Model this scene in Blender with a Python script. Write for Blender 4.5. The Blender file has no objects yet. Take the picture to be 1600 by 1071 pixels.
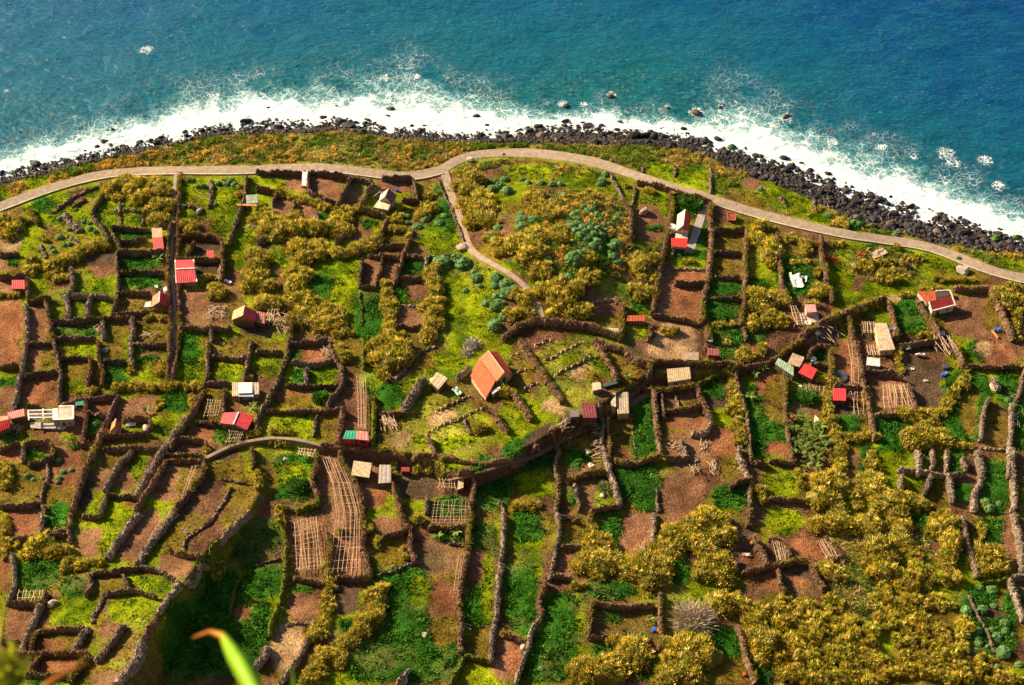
import bpy, bmesh, math, random
import numpy as np
from mathutils import Vector, Matrix

# ------------------------------------------------------------------ camera, sky, sun, exposure
scene = bpy.context.scene
C = scene.collection
H = 350.0                      # eye height above the sea, metres
PITCH = math.radians(48.0)     # looking down from the cliff edge
FPX = 800.0 / math.tan(math.radians(16.0))
cam_d = bpy.data.cameras.new('camera'); cam = bpy.data.objects.new('camera', cam_d); C.objects.link(cam)
cam.location = (0, 0, H); cam.rotation_euler = (math.pi/2 - PITCH, 0, 0)
cam_d.sensor_width = 36; cam_d.lens = 18.0 / math.tan(math.radians(16.0))
cam_d.clip_start = 0.1; cam_d.clip_end = 60000
cam_d.dof.use_dof = True; cam_d.dof.focus_distance = 470; cam_d.dof.aperture_fstop = 9
scene.camera = cam

SUN_EL, SHX, SHY = 28.0, 0.86, -0.51      # shadows fall to the right and towards the viewer
world = bpy.data.worlds.new("World"); scene.world = world; world.use_nodes = True
wn = world.node_tree.nodes; wl = world.node_tree.links
sky = wn.new('ShaderNodeTexSky'); sky.sky_type = 'NISHITA'; sky.sun_disc = False
sky.sun_elevation = math.radians(SUN_EL); sky.sun_rotation = math.atan2(-SHX, -SHY)
bg = wn['Background']; wl.new(sky.outputs[0], bg.inputs[0]); bg.inputs[1].default_value = 0.05
sd = bpy.data.lights.new('sun', 'SUN'); so = bpy.data.objects.new('sun', sd); C.objects.link(so)
sd.energy = 5.0; sd.angle = math.radians(0.6); sd.color = (1.0, 0.80, 0.49)
ce = math.cos(math.radians(SUN_EL))
so.rotation_euler = Vector((SHX*ce, SHY*ce, -math.sin(math.radians(SUN_EL)))).to_track_quat('-Z', 'Y').to_euler()
so.location = (-200, 300, 500)
vs = scene.view_settings
vs.view_transform = 'Standard'; vs.look = 'None'; vs.gamma = 1; vs.use_curve_mapping = False; vs.exposure = 1.45

rng = np.random.default_rng(7)
random.seed(7)

# ------------------------------------------------------------------ helpers
def interp(x, xp, fp, **k): return np.interp(x, xp, fp, **k)
_lat = {}
def vnoise(x, y, scale, seed=0):
    """smooth value noise in 0..1"""
    if seed not in _lat: _lat[seed] = np.random.default_rng(1000+seed).random((256, 256))
    L = _lat[seed]
    u = np.asarray(x, float)/scale; v = np.asarray(y, float)/scale
    iu = np.floor(u).astype(int); iv = np.floor(v).astype(int)
    fu = u-iu; fv = v-iv
    fu = fu*fu*(3-2*fu); fv = fv*fv*(3-2*fv)
    a = L[iu & 255, iv & 255]; b = L[(iu+1) & 255, iv & 255]
    c = L[iu & 255, (iv+1) & 255]; d = L[(iu+1) & 255, (iv+1) & 255]
    return (a*(1-fu)+b*fu)*(1-fv)+(c*(1-fu)+d*fu)*fv
def fbm(x, y, scale, seed=0, oct=3):
    s = 0; a = 0.5; t = 0
    for i in range(oct):
        s = s + a*vnoise(x, y, scale/2**i, seed+i*7); t += a; a *= 0.5
    return s/t
def sstep(a, b, x):
    t = np.clip((x-a)/(b-a), 0, 1); return t*t*(3-2*t)

CP, SP = math.cos(PITCH), math.sin(PITCH)
def ray(px, py):
    u = (np.asarray(px, float)-800)/FPX; v = -(np.asarray(py, float)-535.5)/FPX
    return u, CP+v*SP, -SP+v*CP
def to_px(x, y, z):
    dz = z-H
    dep = y*CP-dz*SP; up = y*SP+dz*CP
    return 800+FPX*x/dep, 535.5-FPX*up/dep
def on_plane(px, py, z):
    dx, dy, dz = ray(px, py); t = (z-H)/dz
    return dx*t, dy*t

# shore line and edge of the vegetation, read off the photograph, then fixed in the world
SX = [-400,-150,0,50,100,150,200,300,350,400,480,520,560,600,660,720,800,840,900,960,1000,1060,1100,1140,1190,1230,1280,1330,1380,1440,1500,1560,1600,1750,2000]
SY = [360,305,272,262,250,240,228,206,196,190,190,186,192,198,205,210,208,198,198,205,206,212,220,238,245,262,275,290,312,325,345,365,378,425,500]
VY = [375,318,285,275,263,250,240,218,208,208,205,202,204,212,218,222,220,222,224,224,224,228,240,258,278,292,318,340,358,372,384,390,395,445,520]
shx, shy = on_plane(SX, SY, 0.0)
vex, vey = on_plane(SX, VY, 1.6)
FX = [-400,0,100,200,270,330,400,450,520,560,600,650,690,730,780,830,900,940,980,1040,1080,1120,1160,1200,1250,1320,1400,1480,1560,1600,1750,2000]
FY = [330,252,224,200,180,166,158,156,157,152,156,150,164,172,176,182,182,178,190,192,198,192,186,204,226,250,276,306,328,346,395,470]
fox, foy = on_plane(FX, FY, 0.0)

def h_base(x, y):
    x = np.asarray(x, float); y = np.asarray(y, float)
    s = interp(x, shx, shy)-y
    w = interp(x, vex, vey); w = np.maximum(interp(x, shx, shy)-w, 2.0)
    beach = interp(s/w, [-100, 0, .5, 1], [0, -.1, .05, 1])*1.8
    z = interp(s, [-3000, -400, -60, 0, 3, 12, 30, 200, 400], [-120, -45, -8, -0.5, -.2, 0.2, 3.0, 17, 36]) + beach
    return z
def proj_base(px, py, dz=0.0):
    x, y = on_plane(px, py, 8.0)
    for _ in range(12):
        z = h_base(x, y)+dz; x, y = on_plane(px, py, z)
    return x, y
# retaining wall across the middle: ground steps up behind it
LX = np.array([300,330,370,420,480,560,640,720,745,790,860,930,1010,1075,1140,1200,1260,1330,1400]); LY = np.array([722,714,697,687,694,704,709,735,738,722,680,640,588,582,576,562,535,492,470])
LD = np.array([0,.4,.8,1.2,1.8,2.6,3.6,4.8,5.2,5.2,4.8,4.2,3.0,2.2,1.8,1.5,1.2,.6,0])
lx, ly = proj_base(LX, LY, LD)
# ridge at lower left: ground to its left stands higher
RX = np.array([402,410,405,388,330,292,270,230,205,180,150]); RY = np.array([690,730,770,800,850,905,945,1005,1060,1110,1180])
RD = np.array([0,1.0,2.0,3.5,6,8.0,9,10,10.5,11,11])
rx, ry = proj_base(RX, RY, RD)
o = np.argsort(ry); rx, ry, RD = rx[o], ry[o], RD[o]
mx, my = proj_base(np.array([855.]), np.array([385.]), 5.0)
m2x, m2y = proj_base(np.array([1500.]), np.array([560.]), 0.0)
def height(x, y, rough=False):
    x = np.asarray(x, float); y = np.asarray(y, float)
    z = h_base(x, y)
    d = y-interp(x, lx, ly)
    z = z+interp(x, lx, LD, left=0, right=0)*sstep(-0.5, 0.5, d)*np.exp(-np.maximum(d, 0)/45)
    d = interp(y, ry, rx)-x
    dr = interp(y, ry, RD, left=11, right=0)
    z = z+dr*sstep(-2.2, 0.3, d)*np.exp(-np.maximum(d, 0)/38)
    z = z+7.0*np.exp(-(((x-mx[0])/19)**2+((y-my[0])/24)**2)**1.4)
    inl = sstep(6, 25, interp(x, shx, shy)-y)
    z = z+(fbm(x, y, 26, 3, 2)-.5)*1.6*inl
    return z
def at(px, py):
    """pixel of the photograph -> point on the ground it shows"""
    px = np.atleast_1d(np.asarray(px, float)); py = np.atleast_1d(np.asarray(py, float))
    dx, dy, dz = ray(px, py)
    zs = 42.0; t = (zs-H)/dz; done = np.zeros(len(px), bool); tt = t.copy()
    step = 0.5
    while not done.all() and zs > -3:
        zs -= step; tn = (zs-H)/dz
        hit = (~done) & (zs <= np.maximum(height(dx*tn, dy*tn), -0.05 if zs < 0.2 else -9))
        tt[hit] = tn[hit]; done |= hit
    tt[~done] = (0-H)/dz[~done]
    lo = tt+step/dz; hi = tt
    lo = (dz*tt+step)/dz
    for _ in range(6):
        m = (lo+hi)/2; below = H+dz*m <= np.maximum(height(dx*m, dy*m), 0)
        hi = np.where(below, m, hi); lo = np.where(below, lo, m)
    x, y = dx*hi, dy*hi
    return x, y, np.maximum(height(x, y), 0.0)
def at1(px, py):
    x, y, z = at(px, py); return float(x[0]), float(y[0]), float(z[0])
def mpp(px, py):
    """metres per photograph pixel (sideways) at a ground point"""
    x, y, z = at1(px, py); return (y*CP-(z-H)*SP)/FPX

# ------------------------------------------------------------------ materials
def mat(name, attr=True, color=(.5,.5,.5), rough=.9, scale=2.0, var=.35, bump=.0, bscale=6., spec=.2, objvar=0.0, sheen=0, transl=0.0):
    m = bpy.data.materials.new(name); m.use_nodes = True
    nt = m.node_tree; n = nt.nodes; l = nt.links
    p = n['Principled BSDF']; p.inputs['Roughness'].default_value = rough
    p.inputs['Specular IOR Level'].default_value = spec
    tc = n.new('ShaderNodeTexCoord'); geo = n.new('ShaderNodeNewGeometry')
    nz = n.new('ShaderNodeTexNoise'); nz.inputs['Scale'].default_value = scale; nz.inputs['Detail'].default_value = 6
    nz.inputs['Roughness'].default_value = .65
    l.new(geo.outputs['Position'], nz.inputs['Vector'])
    if attr:
        a = n.new('ShaderNodeAttribute'); a.attribute_name = 'Col'; src = a.outputs['Color']
    else:
        a = n.new('ShaderNodeRGB'); a.outputs[0].default_value = (*color, 1); src = a.outputs[0]
    mr = n.new('ShaderNodeMapRange'); mr.inputs[1].default_value = .3; mr.inputs[2].default_value = .7
    mr.inputs[3].default_value = 1-var; mr.inputs[4].default_value = 1+var
    l.new(nz.outputs[0], mr.inputs[0])
    fac = mr.outputs[0]
    if objvar:
        oi = n.new('ShaderNodeObjectInfo'); m2 = n.new('ShaderNodeMapRange')
        m2.inputs[3].default_value = 1-objvar; m2.inputs[4].default_value = 1+objvar
        l.new(oi.outputs['Random'], m2.inputs[0]); mm = n.new('ShaderNodeMath'); mm.operation = 'MULTIPLY'
        l.new(fac, mm.inputs[0]); l.new(m2.outputs[0], mm.inputs[1]); fac = mm.outputs[0]
    mx_ = n.new('ShaderNodeVectorMath'); mx_.operation = 'SCALE'
    l.new(src, mx_.inputs[0]); l.new(fac, mx_.inputs['Scale'])
    l.new(mx_.outputs[0], p.inputs['Base Color'])
    if bump:
        nb = n.new('ShaderNodeTexNoise'); nb.inputs['Scale'].default_value = bscale; nb.inputs['Detail'].default_value = 5
        l.new(geo.outputs['Position'], nb.inputs['Vector'])
        b = n.new('ShaderNodeBump'); b.inputs['Strength'].default_value = 1; b.inputs['Distance'].default_value = bump
        l.new(nb.outputs[0], b.inputs['Height']); l.new(b.outputs[0], p.inputs['Normal'])
    if transl:
        p.inputs['Transmission Weight'].default_value = 0
        tr = n.new('ShaderNodeBsdfTranslucent'); l.new(mx_.outputs[0], tr.inputs[0])
        ms = n.new('ShaderNodeMixShader'); ms.inputs[0].default_value = transl
        l.new(p.outputs[0], ms.inputs[1]); l.new(tr.outputs[0], ms.inputs[2])
        l.new(ms.outputs[0], n['Material Output'].inputs[0])
    return m
M = {}
M['ground'] = mat('earth_and_turf', scale=1.7, var=.6, bump=.35, bscale=2.4, rough=1, spec=.05)
M['wall'] = mat('dry_stone', scale=2.2, var=.55, bump=.25, bscale=4, rough=1, spec=.1, objvar=.15)
M['brush'] = mat('dry_brush', scale=1.5, var=.4, rough=1, spec=.05)
M['cane'] = mat('cane_leaf', scale=.35, var=.3, rough=.9, spec=.1, objvar=.16, transl=.2)
M['leaf'] = mat('leafy', scale=.3, var=.35, rough=.8, spec=.15, objvar=.15, transl=.2)
M['rock'] = mat('basalt', scale=1.2, var=.5, bump=.2, bscale=3, rough=.6, spec=.22, objvar=.35)
M['road'] = mat('concrete_road', scale=.8, var=.3, bump=.02, bscale=8, rough=.95, spec=.1)
M['wood'] = mat('weathered_pole', attr=False, color=(.46,.33,.23), scale=1.5, var=.3, rough=.9, objvar=.25)
M['paint'] = mat('painted_surface', scale=1.1, var=.38, rough=.6, spec=.3, bump=.01, bscale=5)
M['fg'] = mat('fresh_leaf', scale=30, var=.15, rough=.5, spec=.3, transl=.35)
M['cliff'] = mat('cliff_rock', attr=False, color=(.10,.085,.06), scale=.05, var=.5, bump=1.5, bscale=.3)

# ------------------------------------------------------------------ mesh helpers
def build(name, verts, faces, material, cols=None, parent=None, smooth=False, loc=None, link=True):
    """faces: list of int arrays (n,k) with constant k each"""
    me = bpy.data.meshes.new(name)
    verts = np.asarray(verts, np.float32)
    if loc is not None: verts = verts-np.asarray(loc, np.float32)
    if not isinstance(faces, (list, tuple)): faces = [faces]
    faces = [np.asarray(f, np.int32) for f in faces if len(f)]
    li = np.concatenate([f.ravel() for f in faces]); tot = np.concatenate([np.full(len(f), f.shape[1], np.int32) for f in faces])
    st = np.concatenate([[0], np.cumsum(tot)[:-1]]).astype(np.int32)
    me.vertices.add(len(verts)); me.vertices.foreach_set('co', verts.ravel())
    me.loops.add(len(li)); me.loops.foreach_set('vertex_index', li)
    me.polygons.add(len(tot)); me.polygons.foreach_set('loop_start', st); me.polygons.foreach_set('loop_total', tot)
    me.polygons.foreach_set('use_smooth', np.full(len(tot), bool(smooth)))
    if cols is not None:
        a = me.color_attributes.new('Col', 'FLOAT_COLOR', 'POINT')
        c4 = np.ones((len(verts), 4), np.float32); c4[:, :3] = cols; a.data.foreach_set('color', c4.ravel())
    me.update(calc_edges=True)
    me.materials.append(material)
    if not link: return me
    o = bpy.data.objects.new(name, me); C.objects.link(o)
    if loc is not None: o.location = loc
    if parent is not None: o.parent = parent
    return o
def tag(o, label=None, cat=None, group=None, kind=None):
    if label: o['label'] = label
    if cat: o['category'] = cat
    if group: o['group'] = group
    if kind: o['kind'] = kind
    return o
def empty(name, loc, rz=0.0):
    o = bpy.data.objects.new(name, None); C.objects.link(o); o.location = loc; o.rotation_euler = (0, 0, rz)
    o.empty_display_size = .5; return o
_box = {}
BV = np.array([(-.5,-.5,0),(.5,-.5,0),(.5,.5,0),(-.5,.5,0),(-.5,-.5,1),(.5,-.5,1),(.5,.5,1),(-.5,.5,1)], float)
BF = np.array([(0,3,2,1),(4,5,6,7),(0,1,5,4),(1,2,6,5),(2,3,7,6),(3,0,4,7)])
def boxmesh(key, color):
    if key not in _box:
        _box[key] = build('box', BV, BF, M['paint'] if color else M['wood'], None if not color else np.tile(color, (8, 1)), link=False)
    return _box[key]
def put(name, me, parent, loc, rot=(0,0,0), scale=(1,1,1)):
    o = bpy.data.objects.new(name, me); C.objects.link(o); o.parent = parent
    o.location = loc; o.rotation_euler = rot; o.scale = scale; return o
def blades(P, D, L, W, rs):
    """kite shaped leaves: base P, direction D (unit), length L, width W"""
    n = len(P)
    r = rs.normal(size=(n, 3)); s = np.cross(D, r); s /= np.linalg.norm(s, axis=1)[:, None]+1e-9
    L = np.asarray(L).reshape(-1, 1)*np.ones((n, 1)); W = np.asarray(W).reshape(-1, 1)*np.ones((n, 1))
    mid = P+D*L*.55
    V = np.stack([P, mid-s*W/2, P+D*L, mid+s*W/2], 1).reshape(-1, 3)
    F = np.arange(4*n).reshape(n, 4)
    return V, F
def tris(P, D, L, W, rs):
    """cheap one-triangle leaf or twig"""
    n = len(P); r = rs.normal(size=(n, 3)); s = np.cross(D, r); s /= np.linalg.norm(s, axis=1)[:, None]+1e-9
    L = np.asarray(L).reshape(-1, 1)*np.ones((n, 1)); W = np.asarray(W).reshape(-1, 1)*np.ones((n, 1))
    V = np.stack([P-s*W/2, P+s*W/2, P+D*L], 1).reshape(-1, 3)
    return V, np.arange(3*n).reshape(n, 3)
def ico(sub=1):
    bm = bmesh.new(); bmesh.ops.create_icosphere(bm, subdivisions=sub, radius=1)
    V = np.array([v.co[:] for v in bm.verts]); F = np.array([[v.index for v in f.verts] for f in bm.faces]); bm.free()
    return V, F
ICO1 = ico(1); ICO2 = ico(2); ICO3 = ico(3)
# ================================================================== SURVEY (read off the photograph, block by block; at() turns it into places on the ground)
S1 = 400/1587.; S2 = 400/1581.
def P(s, ox, oy, sc): return [(ox+float(a)*sc, oy+float(b)*sc) for a, b in (q.split(',') for q in s.split())]
BLK = {'A': (0,260,S1), 'B': (400,260,S1), 'C': (800,260,S1), 'D': (1200,260,S1), 'E': (0,530,S1), 'F': (400,530,S1),
       'G': (800,530,S1), 'H': (1200,530,S1), 'I': (0,800,S2), 'J': (400,800,S2), 'K': (800,800,S2), 'L': (1200,800,S2)}
# walls: points ; options  w=width h=height, kind: - stone, t dry heather hedge wall, m mossy wall, g grey brushwood, r low rubble, f faint low stones
WALLS = {
'A': """185,250 210,300 235,350;t|630,110 660,150 595,245 570,300 620,360 665,420 680,460;w1.6|1305,75 1312,150 1295,255;r w1.8|1110,240 1180,245 1260,262;r|740,215 748,365;r w1.5|905,235 885,365;r w1.5|760,272 880,280;r|700,375 800,385 930,385;h2|693,378 720,450 752,518;w1.2|745,465 830,458 915,445|722,525 860,523 1020,522;h2.6|725,535 740,620 735,800 700,905;w1.3 h2|745,652 880,650 1015,655;h2|745,778 850,780 940,785|692,915 860,905 1045,885;h1.8|1080,430 1200,420 1365,440 1385,480 1378,570 1390,640 1370,695;t|1160,558 1185,510 1210,470;t|1085,565 1180,572 1290,572 1375,572|1522,45 1527,170 1490,265 1445,400 1420,480;w1.2|440,620 460,700 440,780;g w1.6|405,780 425,850 415,940;g w1.8|443,800 545,800;g|572,780 550,850 550,930;g w1.8|590,790 690,812;g|158,850 170,930 175,1068;g w1.6|177,832 280,820 325,810;t|288,830 310,920 330,1060;t|330,962 480,950 620,935 820,930;h2.2|640,950 650,1060;g w1.7|822,935 825,1060;g w1.7|345,1064 600,1062|0,548 125,535|0,688 155,670;h2|172,680 180,815;t|1110,995 1200,1000 1310,1005 1440,1000;t h2|1310,1012 1312,1070;g|250,480 290,560;r w1.6|395,290 440,345 500,400;r w4|420,420 450,440 490,490;r w1.5|325,290 440,195 540,150 630,112;r w1.5|450,250 535,200;r""",
'B': """0,25 160,35 320,40;h2.2|335,28 450,42 590,62;h2.2 w1.2|332,32 325,145;w1.4|328,150 400,190 500,225|590,62 560,130 520,210 500,238;h2|592,65 730,95|730,98 690,160 650,240;h2|780,62 970,62 980,120 1005,200;h2.2|905,205 1010,205|640,255 720,275 800,300;t|130,152 105,238|238,212 225,290|370,280 395,352;g|0,132 130,150;t|600,352 540,420 495,475|820,320 750,460 740,482;t|765,492 840,488 920,482|965,432 935,500 880,640 860,730;t w1.3|695,552 800,555 900,562|665,572 640,700 650,742|790,558 770,650 735,740|645,748 740,748|932,552 1040,558|1055,548 1050,640;g|890,690 960,688 1030,688|865,860 1025,862;f|860,985 1030,992|640,780 655,880 658,990;m w.8 h.8|1062,560 1230,545;r|1130,95 1180,200 1240,330 1290,470;r w.9 h.7|30,790 20,860;g|217,885 215,1060;t|5,470 55,430;g w1.5|370,1062 450,1058""",
'C': """600,35 640,110 690,205;r w1.6|690,205 738,280 730,340 738,430;t w1.4|770,92 870,105 1010,145;t h2 w1.3|1010,145 1150,195 1240,212;t h2 w1.5|988,155 985,280 975,380 930,560 890,750 872,900;t w1.7 h1.9|1238,212 1215,330 1240,430 1225,600 1200,750 1165,900 1180,965;t w2 h2|1248,388 1445,385;h2|1455,392 1442,550 1445,700 1430,850 1415,980;t w1.5|1250,528 1430,538|1250,682 1410,688|1230,808 1430,818|1005,718 1195,722;h2|1000,632 1200,642;f|872,912 990,932 1150,965|762,125 745,240;r w1.3|805,0 800,40;r w1.3|1010,0 1010,60;r|1225,0 1235,80 1225,175;r w1.3|642,812 690,880 680,1000 670,1068;t|645,822 510,832;f|0,1000 100,965 200,952;t w1.5|200,952 330,962 430,982 560,1002 680,1060;t w3|860,992 840,1068;t w1.5|1210,985 1210,1068;t w1.5|1430,990 1450,1068;w1.3|1010,480 990,560;r""",
'D': """55,402 50,500 75,620 75,730 130,860;t w1.3|322,432 325,530 340,600 370,740 392,830;t w1.6|1142,748 1250,755 1360,748;t w1.8 h2|1372,762 1440,900 1490,1010 1510,1068;t w1.8|912,812 960,900 1040,1000 1060,1060;t|732,822 770,900 790,1060;t w1.5|492,922 520,1068;t w1.4|182,1062 300,982 470,902;t w1.8 h2|470,902 600,850 730,812;t w1.8 h2|75,185 112,240;r w1.8|282,202 290,270;r w1.8|1180,250 1050,215;r""",
'E': """183,0 155,80 140,200;g w1.7|138,205 110,300 90,438;g w1.6|187,25 330,18|328,0 360,80 377,180 380,300 372,408;w1.5|0,168 115,158;h2|155,225 250,210 360,192;h2|382,115 570,112|568,100 560,200 547,290;t|612,0 620,120 642,200 635,270;t|640,132 785,132;h2|812,0 817,110 822,150;g w1.6|842,28 1040,32|1292,0 1292,120 1285,265;w1.5|1310,102 1420,115 1535,112|1562,0 1545,120 1520,250;w1.5|1288,272 1440,267|372,408 530,372 720,345|533,382 538,500 525,620;t|737,342 700,430 655,525;w1.4|640,545 610,640 560,740;t w2.2|560,740 510,870 465,1000 450,1068;t w2|542,452 650,462|760,497 940,482 942,540;t|640,602 800,588 930,568;h2|642,672 760,668 870,668 1000,682;h2|822,682 740,770 680,880 660,930;g w1.8|1272,310 1210,430 1120,560 1062,680;t w1.3|1150,480 1060,620 980,740;g w2.8 h2.1|980,740 900,870 850,960;g w2.8 h2.1|1040,742 960,882 880,992 850,1068;t w1.6|1030,712 1140,708 1260,722;w1.4|1042,752 1150,745 1270,748|1277,748 1250,862 1150,972 1080,1068;t w1.6|1092,622 1200,612 1300,652;h2|1210,507 1340,517 1440,547|652,972 760,962 880,982|662,972 620,1068;g w1.5|1392,302 1385,440;w1.4|152,640 310,627 330,640 325,730;t|152,650 150,748;g|325,737 180,772|0,682 130,642;h2|290,762 310,850 270,920 260,1010;r w1.4|0,1032 130,1035 260,1012|290,1070 265,1015|482,642 570,637;h2|1560,662 1575,780;t|1370,857 1450,880 1530,887;r|1432,912 1380,1030 1340,1068;r|165,412 260,417""",
'F': """207,0 200,80 160,200;w1.8 h2|158,205 120,290 60,400;w1.8 h2|60,402 20,470 5,560;w1.6|212,25 330,15 440,12;h2|452,0 480,100 540,200;w1.5|540,205 540,280 470,360 430,440;w1.6|222,130 300,150 380,160 480,122;g|0,67 170,75|187,282 350,290 530,282|310,172 312,280;g|62,437 200,447 430,440|430,440 530,420|380,462 360,600;r w1.4|545,422 520,560 510,650;t w2|662,0 670,180;m|742,352 730,500 730,655;m w1.8|762,462 920,457|920,450 960,330 1052,245;g w3 h2.2|1110,42 1000,90 850,270;f|1240,232 1330,172;g w1.6|1120,442 1220,392 1325,345;s|1062,582 1200,512 1290,482 1405,425;s|1405,415 1460,430 1510,512 1560,570;t|1292,492 1330,582;r|1062,592 1110,700;t|380,692 370,800;t|368,802 340,882 390,962;t w1.5|390,965 390,1025 250,1060;m w1.4|532,692 520,742 580,832 640,932 670,1068;t w1.8|847,892 870,980 900,1068;t|1060,962 1055,1068;g|1342,822 1370,882 1340,972 1320,1068;t w1.5|1182,850 1340,822;t|1500,1012 1528,1010 1530,1068;r""",
'G': """690,60 790,142 848,142;t w2.2|502,0 600,38 695,60;t w2.6|42,0 110,100 200,220;t w1.6|200,222 280,330 310,378;t w1.6|502,2 560,80 620,180 650,250;t w1.5|212,130 330,62 440,18;s|272,217 400,147 530,102;s|150,32 240,2;s|82,302 160,267;s|2,222 90,182;s|0,100 40,87;s|0,312 60,400 110,490;t w1.6|850,147 840,200 850,130;t|860,130 1000,132 1200,152 1350,142;t w1.4 h2|782,297 950,322 1130,282;t|1130,282 1220,240 1300,212;m|237,542 260,640 290,690;w1.5|290,692 265,790 290,910 270,1068;w1.4|542,382 570,520 550,640;g w1.3|560,660 600,820 650,960 660,1030;g w1.9|590,472 600,740;t w.8|872,312 890,450 905,600;t w1.9|905,602 920,700;w1.9|922,342 940,480|1002,332 1040,430;r|1137,282 1170,372 1230,500;t w1.7|1230,502 1200,580 1110,575;g w1.7|952,442 1050,432 1170,402|632,747 700,770 760,770;t w1.4|760,770 850,735 930,722;t w1.4|747,522 757,640 765,740;f w.6|1042,612 1075,720;g|1382,192 1410,332 1460,480 1480,750;w1.3|1395,662 1420,782 1470,862;g w1.5|952,737 1100,730|1482,872 1470,1000 1475,1068;w1.4|342,882 430,832 580,812;t|392,892 420,1050|482,1065 570,1045 660,1030;t|902,922 900,1068;r|1342,922 1400,880 1480,862;t|1352,182 1470,170 1587,142;t|1482,762 1587,772|1202,0 1205,60;t""",
'H': """2,132 120,62 220,0;t w1.1|242,112 290,32 380,50;t w1.4|385,52 385,150 380,250;t w1.6|262,152 370,162|402,282 480,282 570,297;h2|532,0 560,120 580,240;w2.2 t|582,242 590,300 630,440 655,618;w1.6 t|92,212 100,400 120,600 140,740;t|602,192 760,202 830,232;h2|802,32 960,20 1130,8;h2|1142,0 1190,100 1190,165;t w1.6|852,272 880,340 912,430;t|652,467 800,467|1212,167 1400,172 1580,167;t h1.8|1587,182 1560,302 1530,380;w1.8|1362,362 1320,480 1310,620;g w1.4|1290,682 1310,780 1320,862;g w2.4|1320,865 1270,960 1270,1060;g w2.4|1500,402 1500,655;g w1.4|1492,662 1490,850;g w1.8|1512,672 1510,850 1530,1000 1510,1060;g w2|1312,677 1490,682;f|922,692 930,840;g w1.8|1012,682 1010,800;g w1.5|1102,682 1100,815;g w1.5|1105,830 1130,900 1130,1000;g w1.8|802,802 900,812 1020,832 1100,852 1220,822;g|822,832 820,930;g w1.8|1012,832 960,960;g w1.5|1192,732 1220,800;g w1.5|2,747 170,762|1382,232 1420,310;g w1.8|2,982 240,992""",
'I': """265,0 265,112;g w1.5|285,130 350,120 410,112;t|442,0 430,100 435,190;w1.6|82,162 200,157 415,132;h2|512,22 610,22 640,0|872,0 800,80 720,190 665,280;g w2.4|1092,0 1000,100 920,210 850,320;g w2.6|1342,0 1290,70 1190,130 1140,190 1130,240;r w1.4|1122,100 1180,130;r|1558,0 1450,90 1350,170;g w1.6|1350,172 1300,230 1280,310;m w1.6|1052,230 1140,260 1260,300;t|1280,312 1220,380 1160,460;g w1.3|572,377 740,357 870,337;h2|870,337 960,350 1080,400 1110,440;h2|562,382 570,450 545,515|765,382 795,470|652,502 780,482 860,482 970,520;h1.8|650,505 600,600 580,680;w1.6 r|1110,442 1050,520 980,620;g w2|980,622 930,720 880,800;t w2|880,802 840,930 750,1020 730,1068;g w3|782,692 740,750 690,810 650,870 590,910;g w1.6|72,252 100,380 90,470 50,560;g w1.6|62,562 220,560;h2|252,562 200,700 130,850;g w2|222,732 380,717 530,700;h2|542,700 500,790 460,850;g w2|220,742 200,850;t|0,862 200,872 560,862;t h2|242,882 200,990;t|552,882 430,1040;t w2|162,997 420,1002;h2|300,492 260,560;t w2|0,797 130,795|1558,352 1470,422 1430,560 1420,650;m w.9 h1""",
'J': """132,0 170,120 190,200;m w1.7|188,205 180,400 150,560;m w1.8|148,565 110,640 80,760;m w1.6|0,332 150,282;r|432,100 460,220 450,330;t w1.7|652,0 670,100 660,220;t w1.8|662,222 690,330 700,390;t w1.8|482,402 590,405 700,395;h2|232,402 320,420 400,432;t h1.8|892,0 910,70 960,108;t w1.6|772,152 880,132 950,92;t w1.4|960,112 940,200 980,300;t w1.5|978,312 850,372 740,390;r w1.3|1062,90 1190,95 1310,82;h2|1330,0 1310,150 1300,280;t w1.5|1300,285 1260,480 1250,580;t w1.6|1250,585 1275,680 1250,790 1280,860;t w1.5|1522,0 1530,100 1510,300;g w1.5|1510,305 1490,500 1480,650;g w1.8|1480,652 1450,800 1450,925;g w1.6|1290,882 1370,905 1450,922;m|1285,890 1240,990 1200,1060;m w1.4|1192,192 1290,202;r|320,782 280,882 200,980;g w1.5|200,982 160,1050;g w1.8|182,692 260,682 350,692;f|70,822 50,900 0,960;g w2.4|870,1060 950,970;g|1502,747 1581,760;t""",
'K': """277,0 290,100 270,230 235,408;g w1.3|292,22 420,50|292,207 430,217|247,382 370,400|482,0 480,60;t|872,0 880,100 870,200;g w1.4|1462,0 1455,80;t w1.3|1475,130 1530,240 1570,318;t w1.4|1412,372 1500,345 1575,325;t|210,422 170,520 165,600 182,638;t w1.6|180,645 120,720 90,850;g w1.5|90,852 60,960 10,1060;g w1.5|487,547 485,650 470,768;t w.9|492,552 620,577 760,577 880,572;t w1.5|472,770 590,767|905,492 920,600 910,760 915,840;t w1.2|1382,692 1420,800 1450,930 1500,1040;t w1.3|0,762 90,800;t""",
'L': """0,157 90,167 130,280;t|0,327 120,302 240,295;t|240,300 290,390 340,475;t|47,347 70,440 95,490;t|342,152 400,220 450,270;t|450,272 400,305;r|1192,22 1210,150 1260,300 1285,400;g w1.5|1230,502 1280,620 1340,720 1390,860;r w1.5|1512,0 1540,130 1560,280 1565,378;g w2.4|1482,402 1581,393;g|1482,412 1530,540 1575,660;g w2|1312,440 1400,420 1470,410;m""",
}
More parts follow.
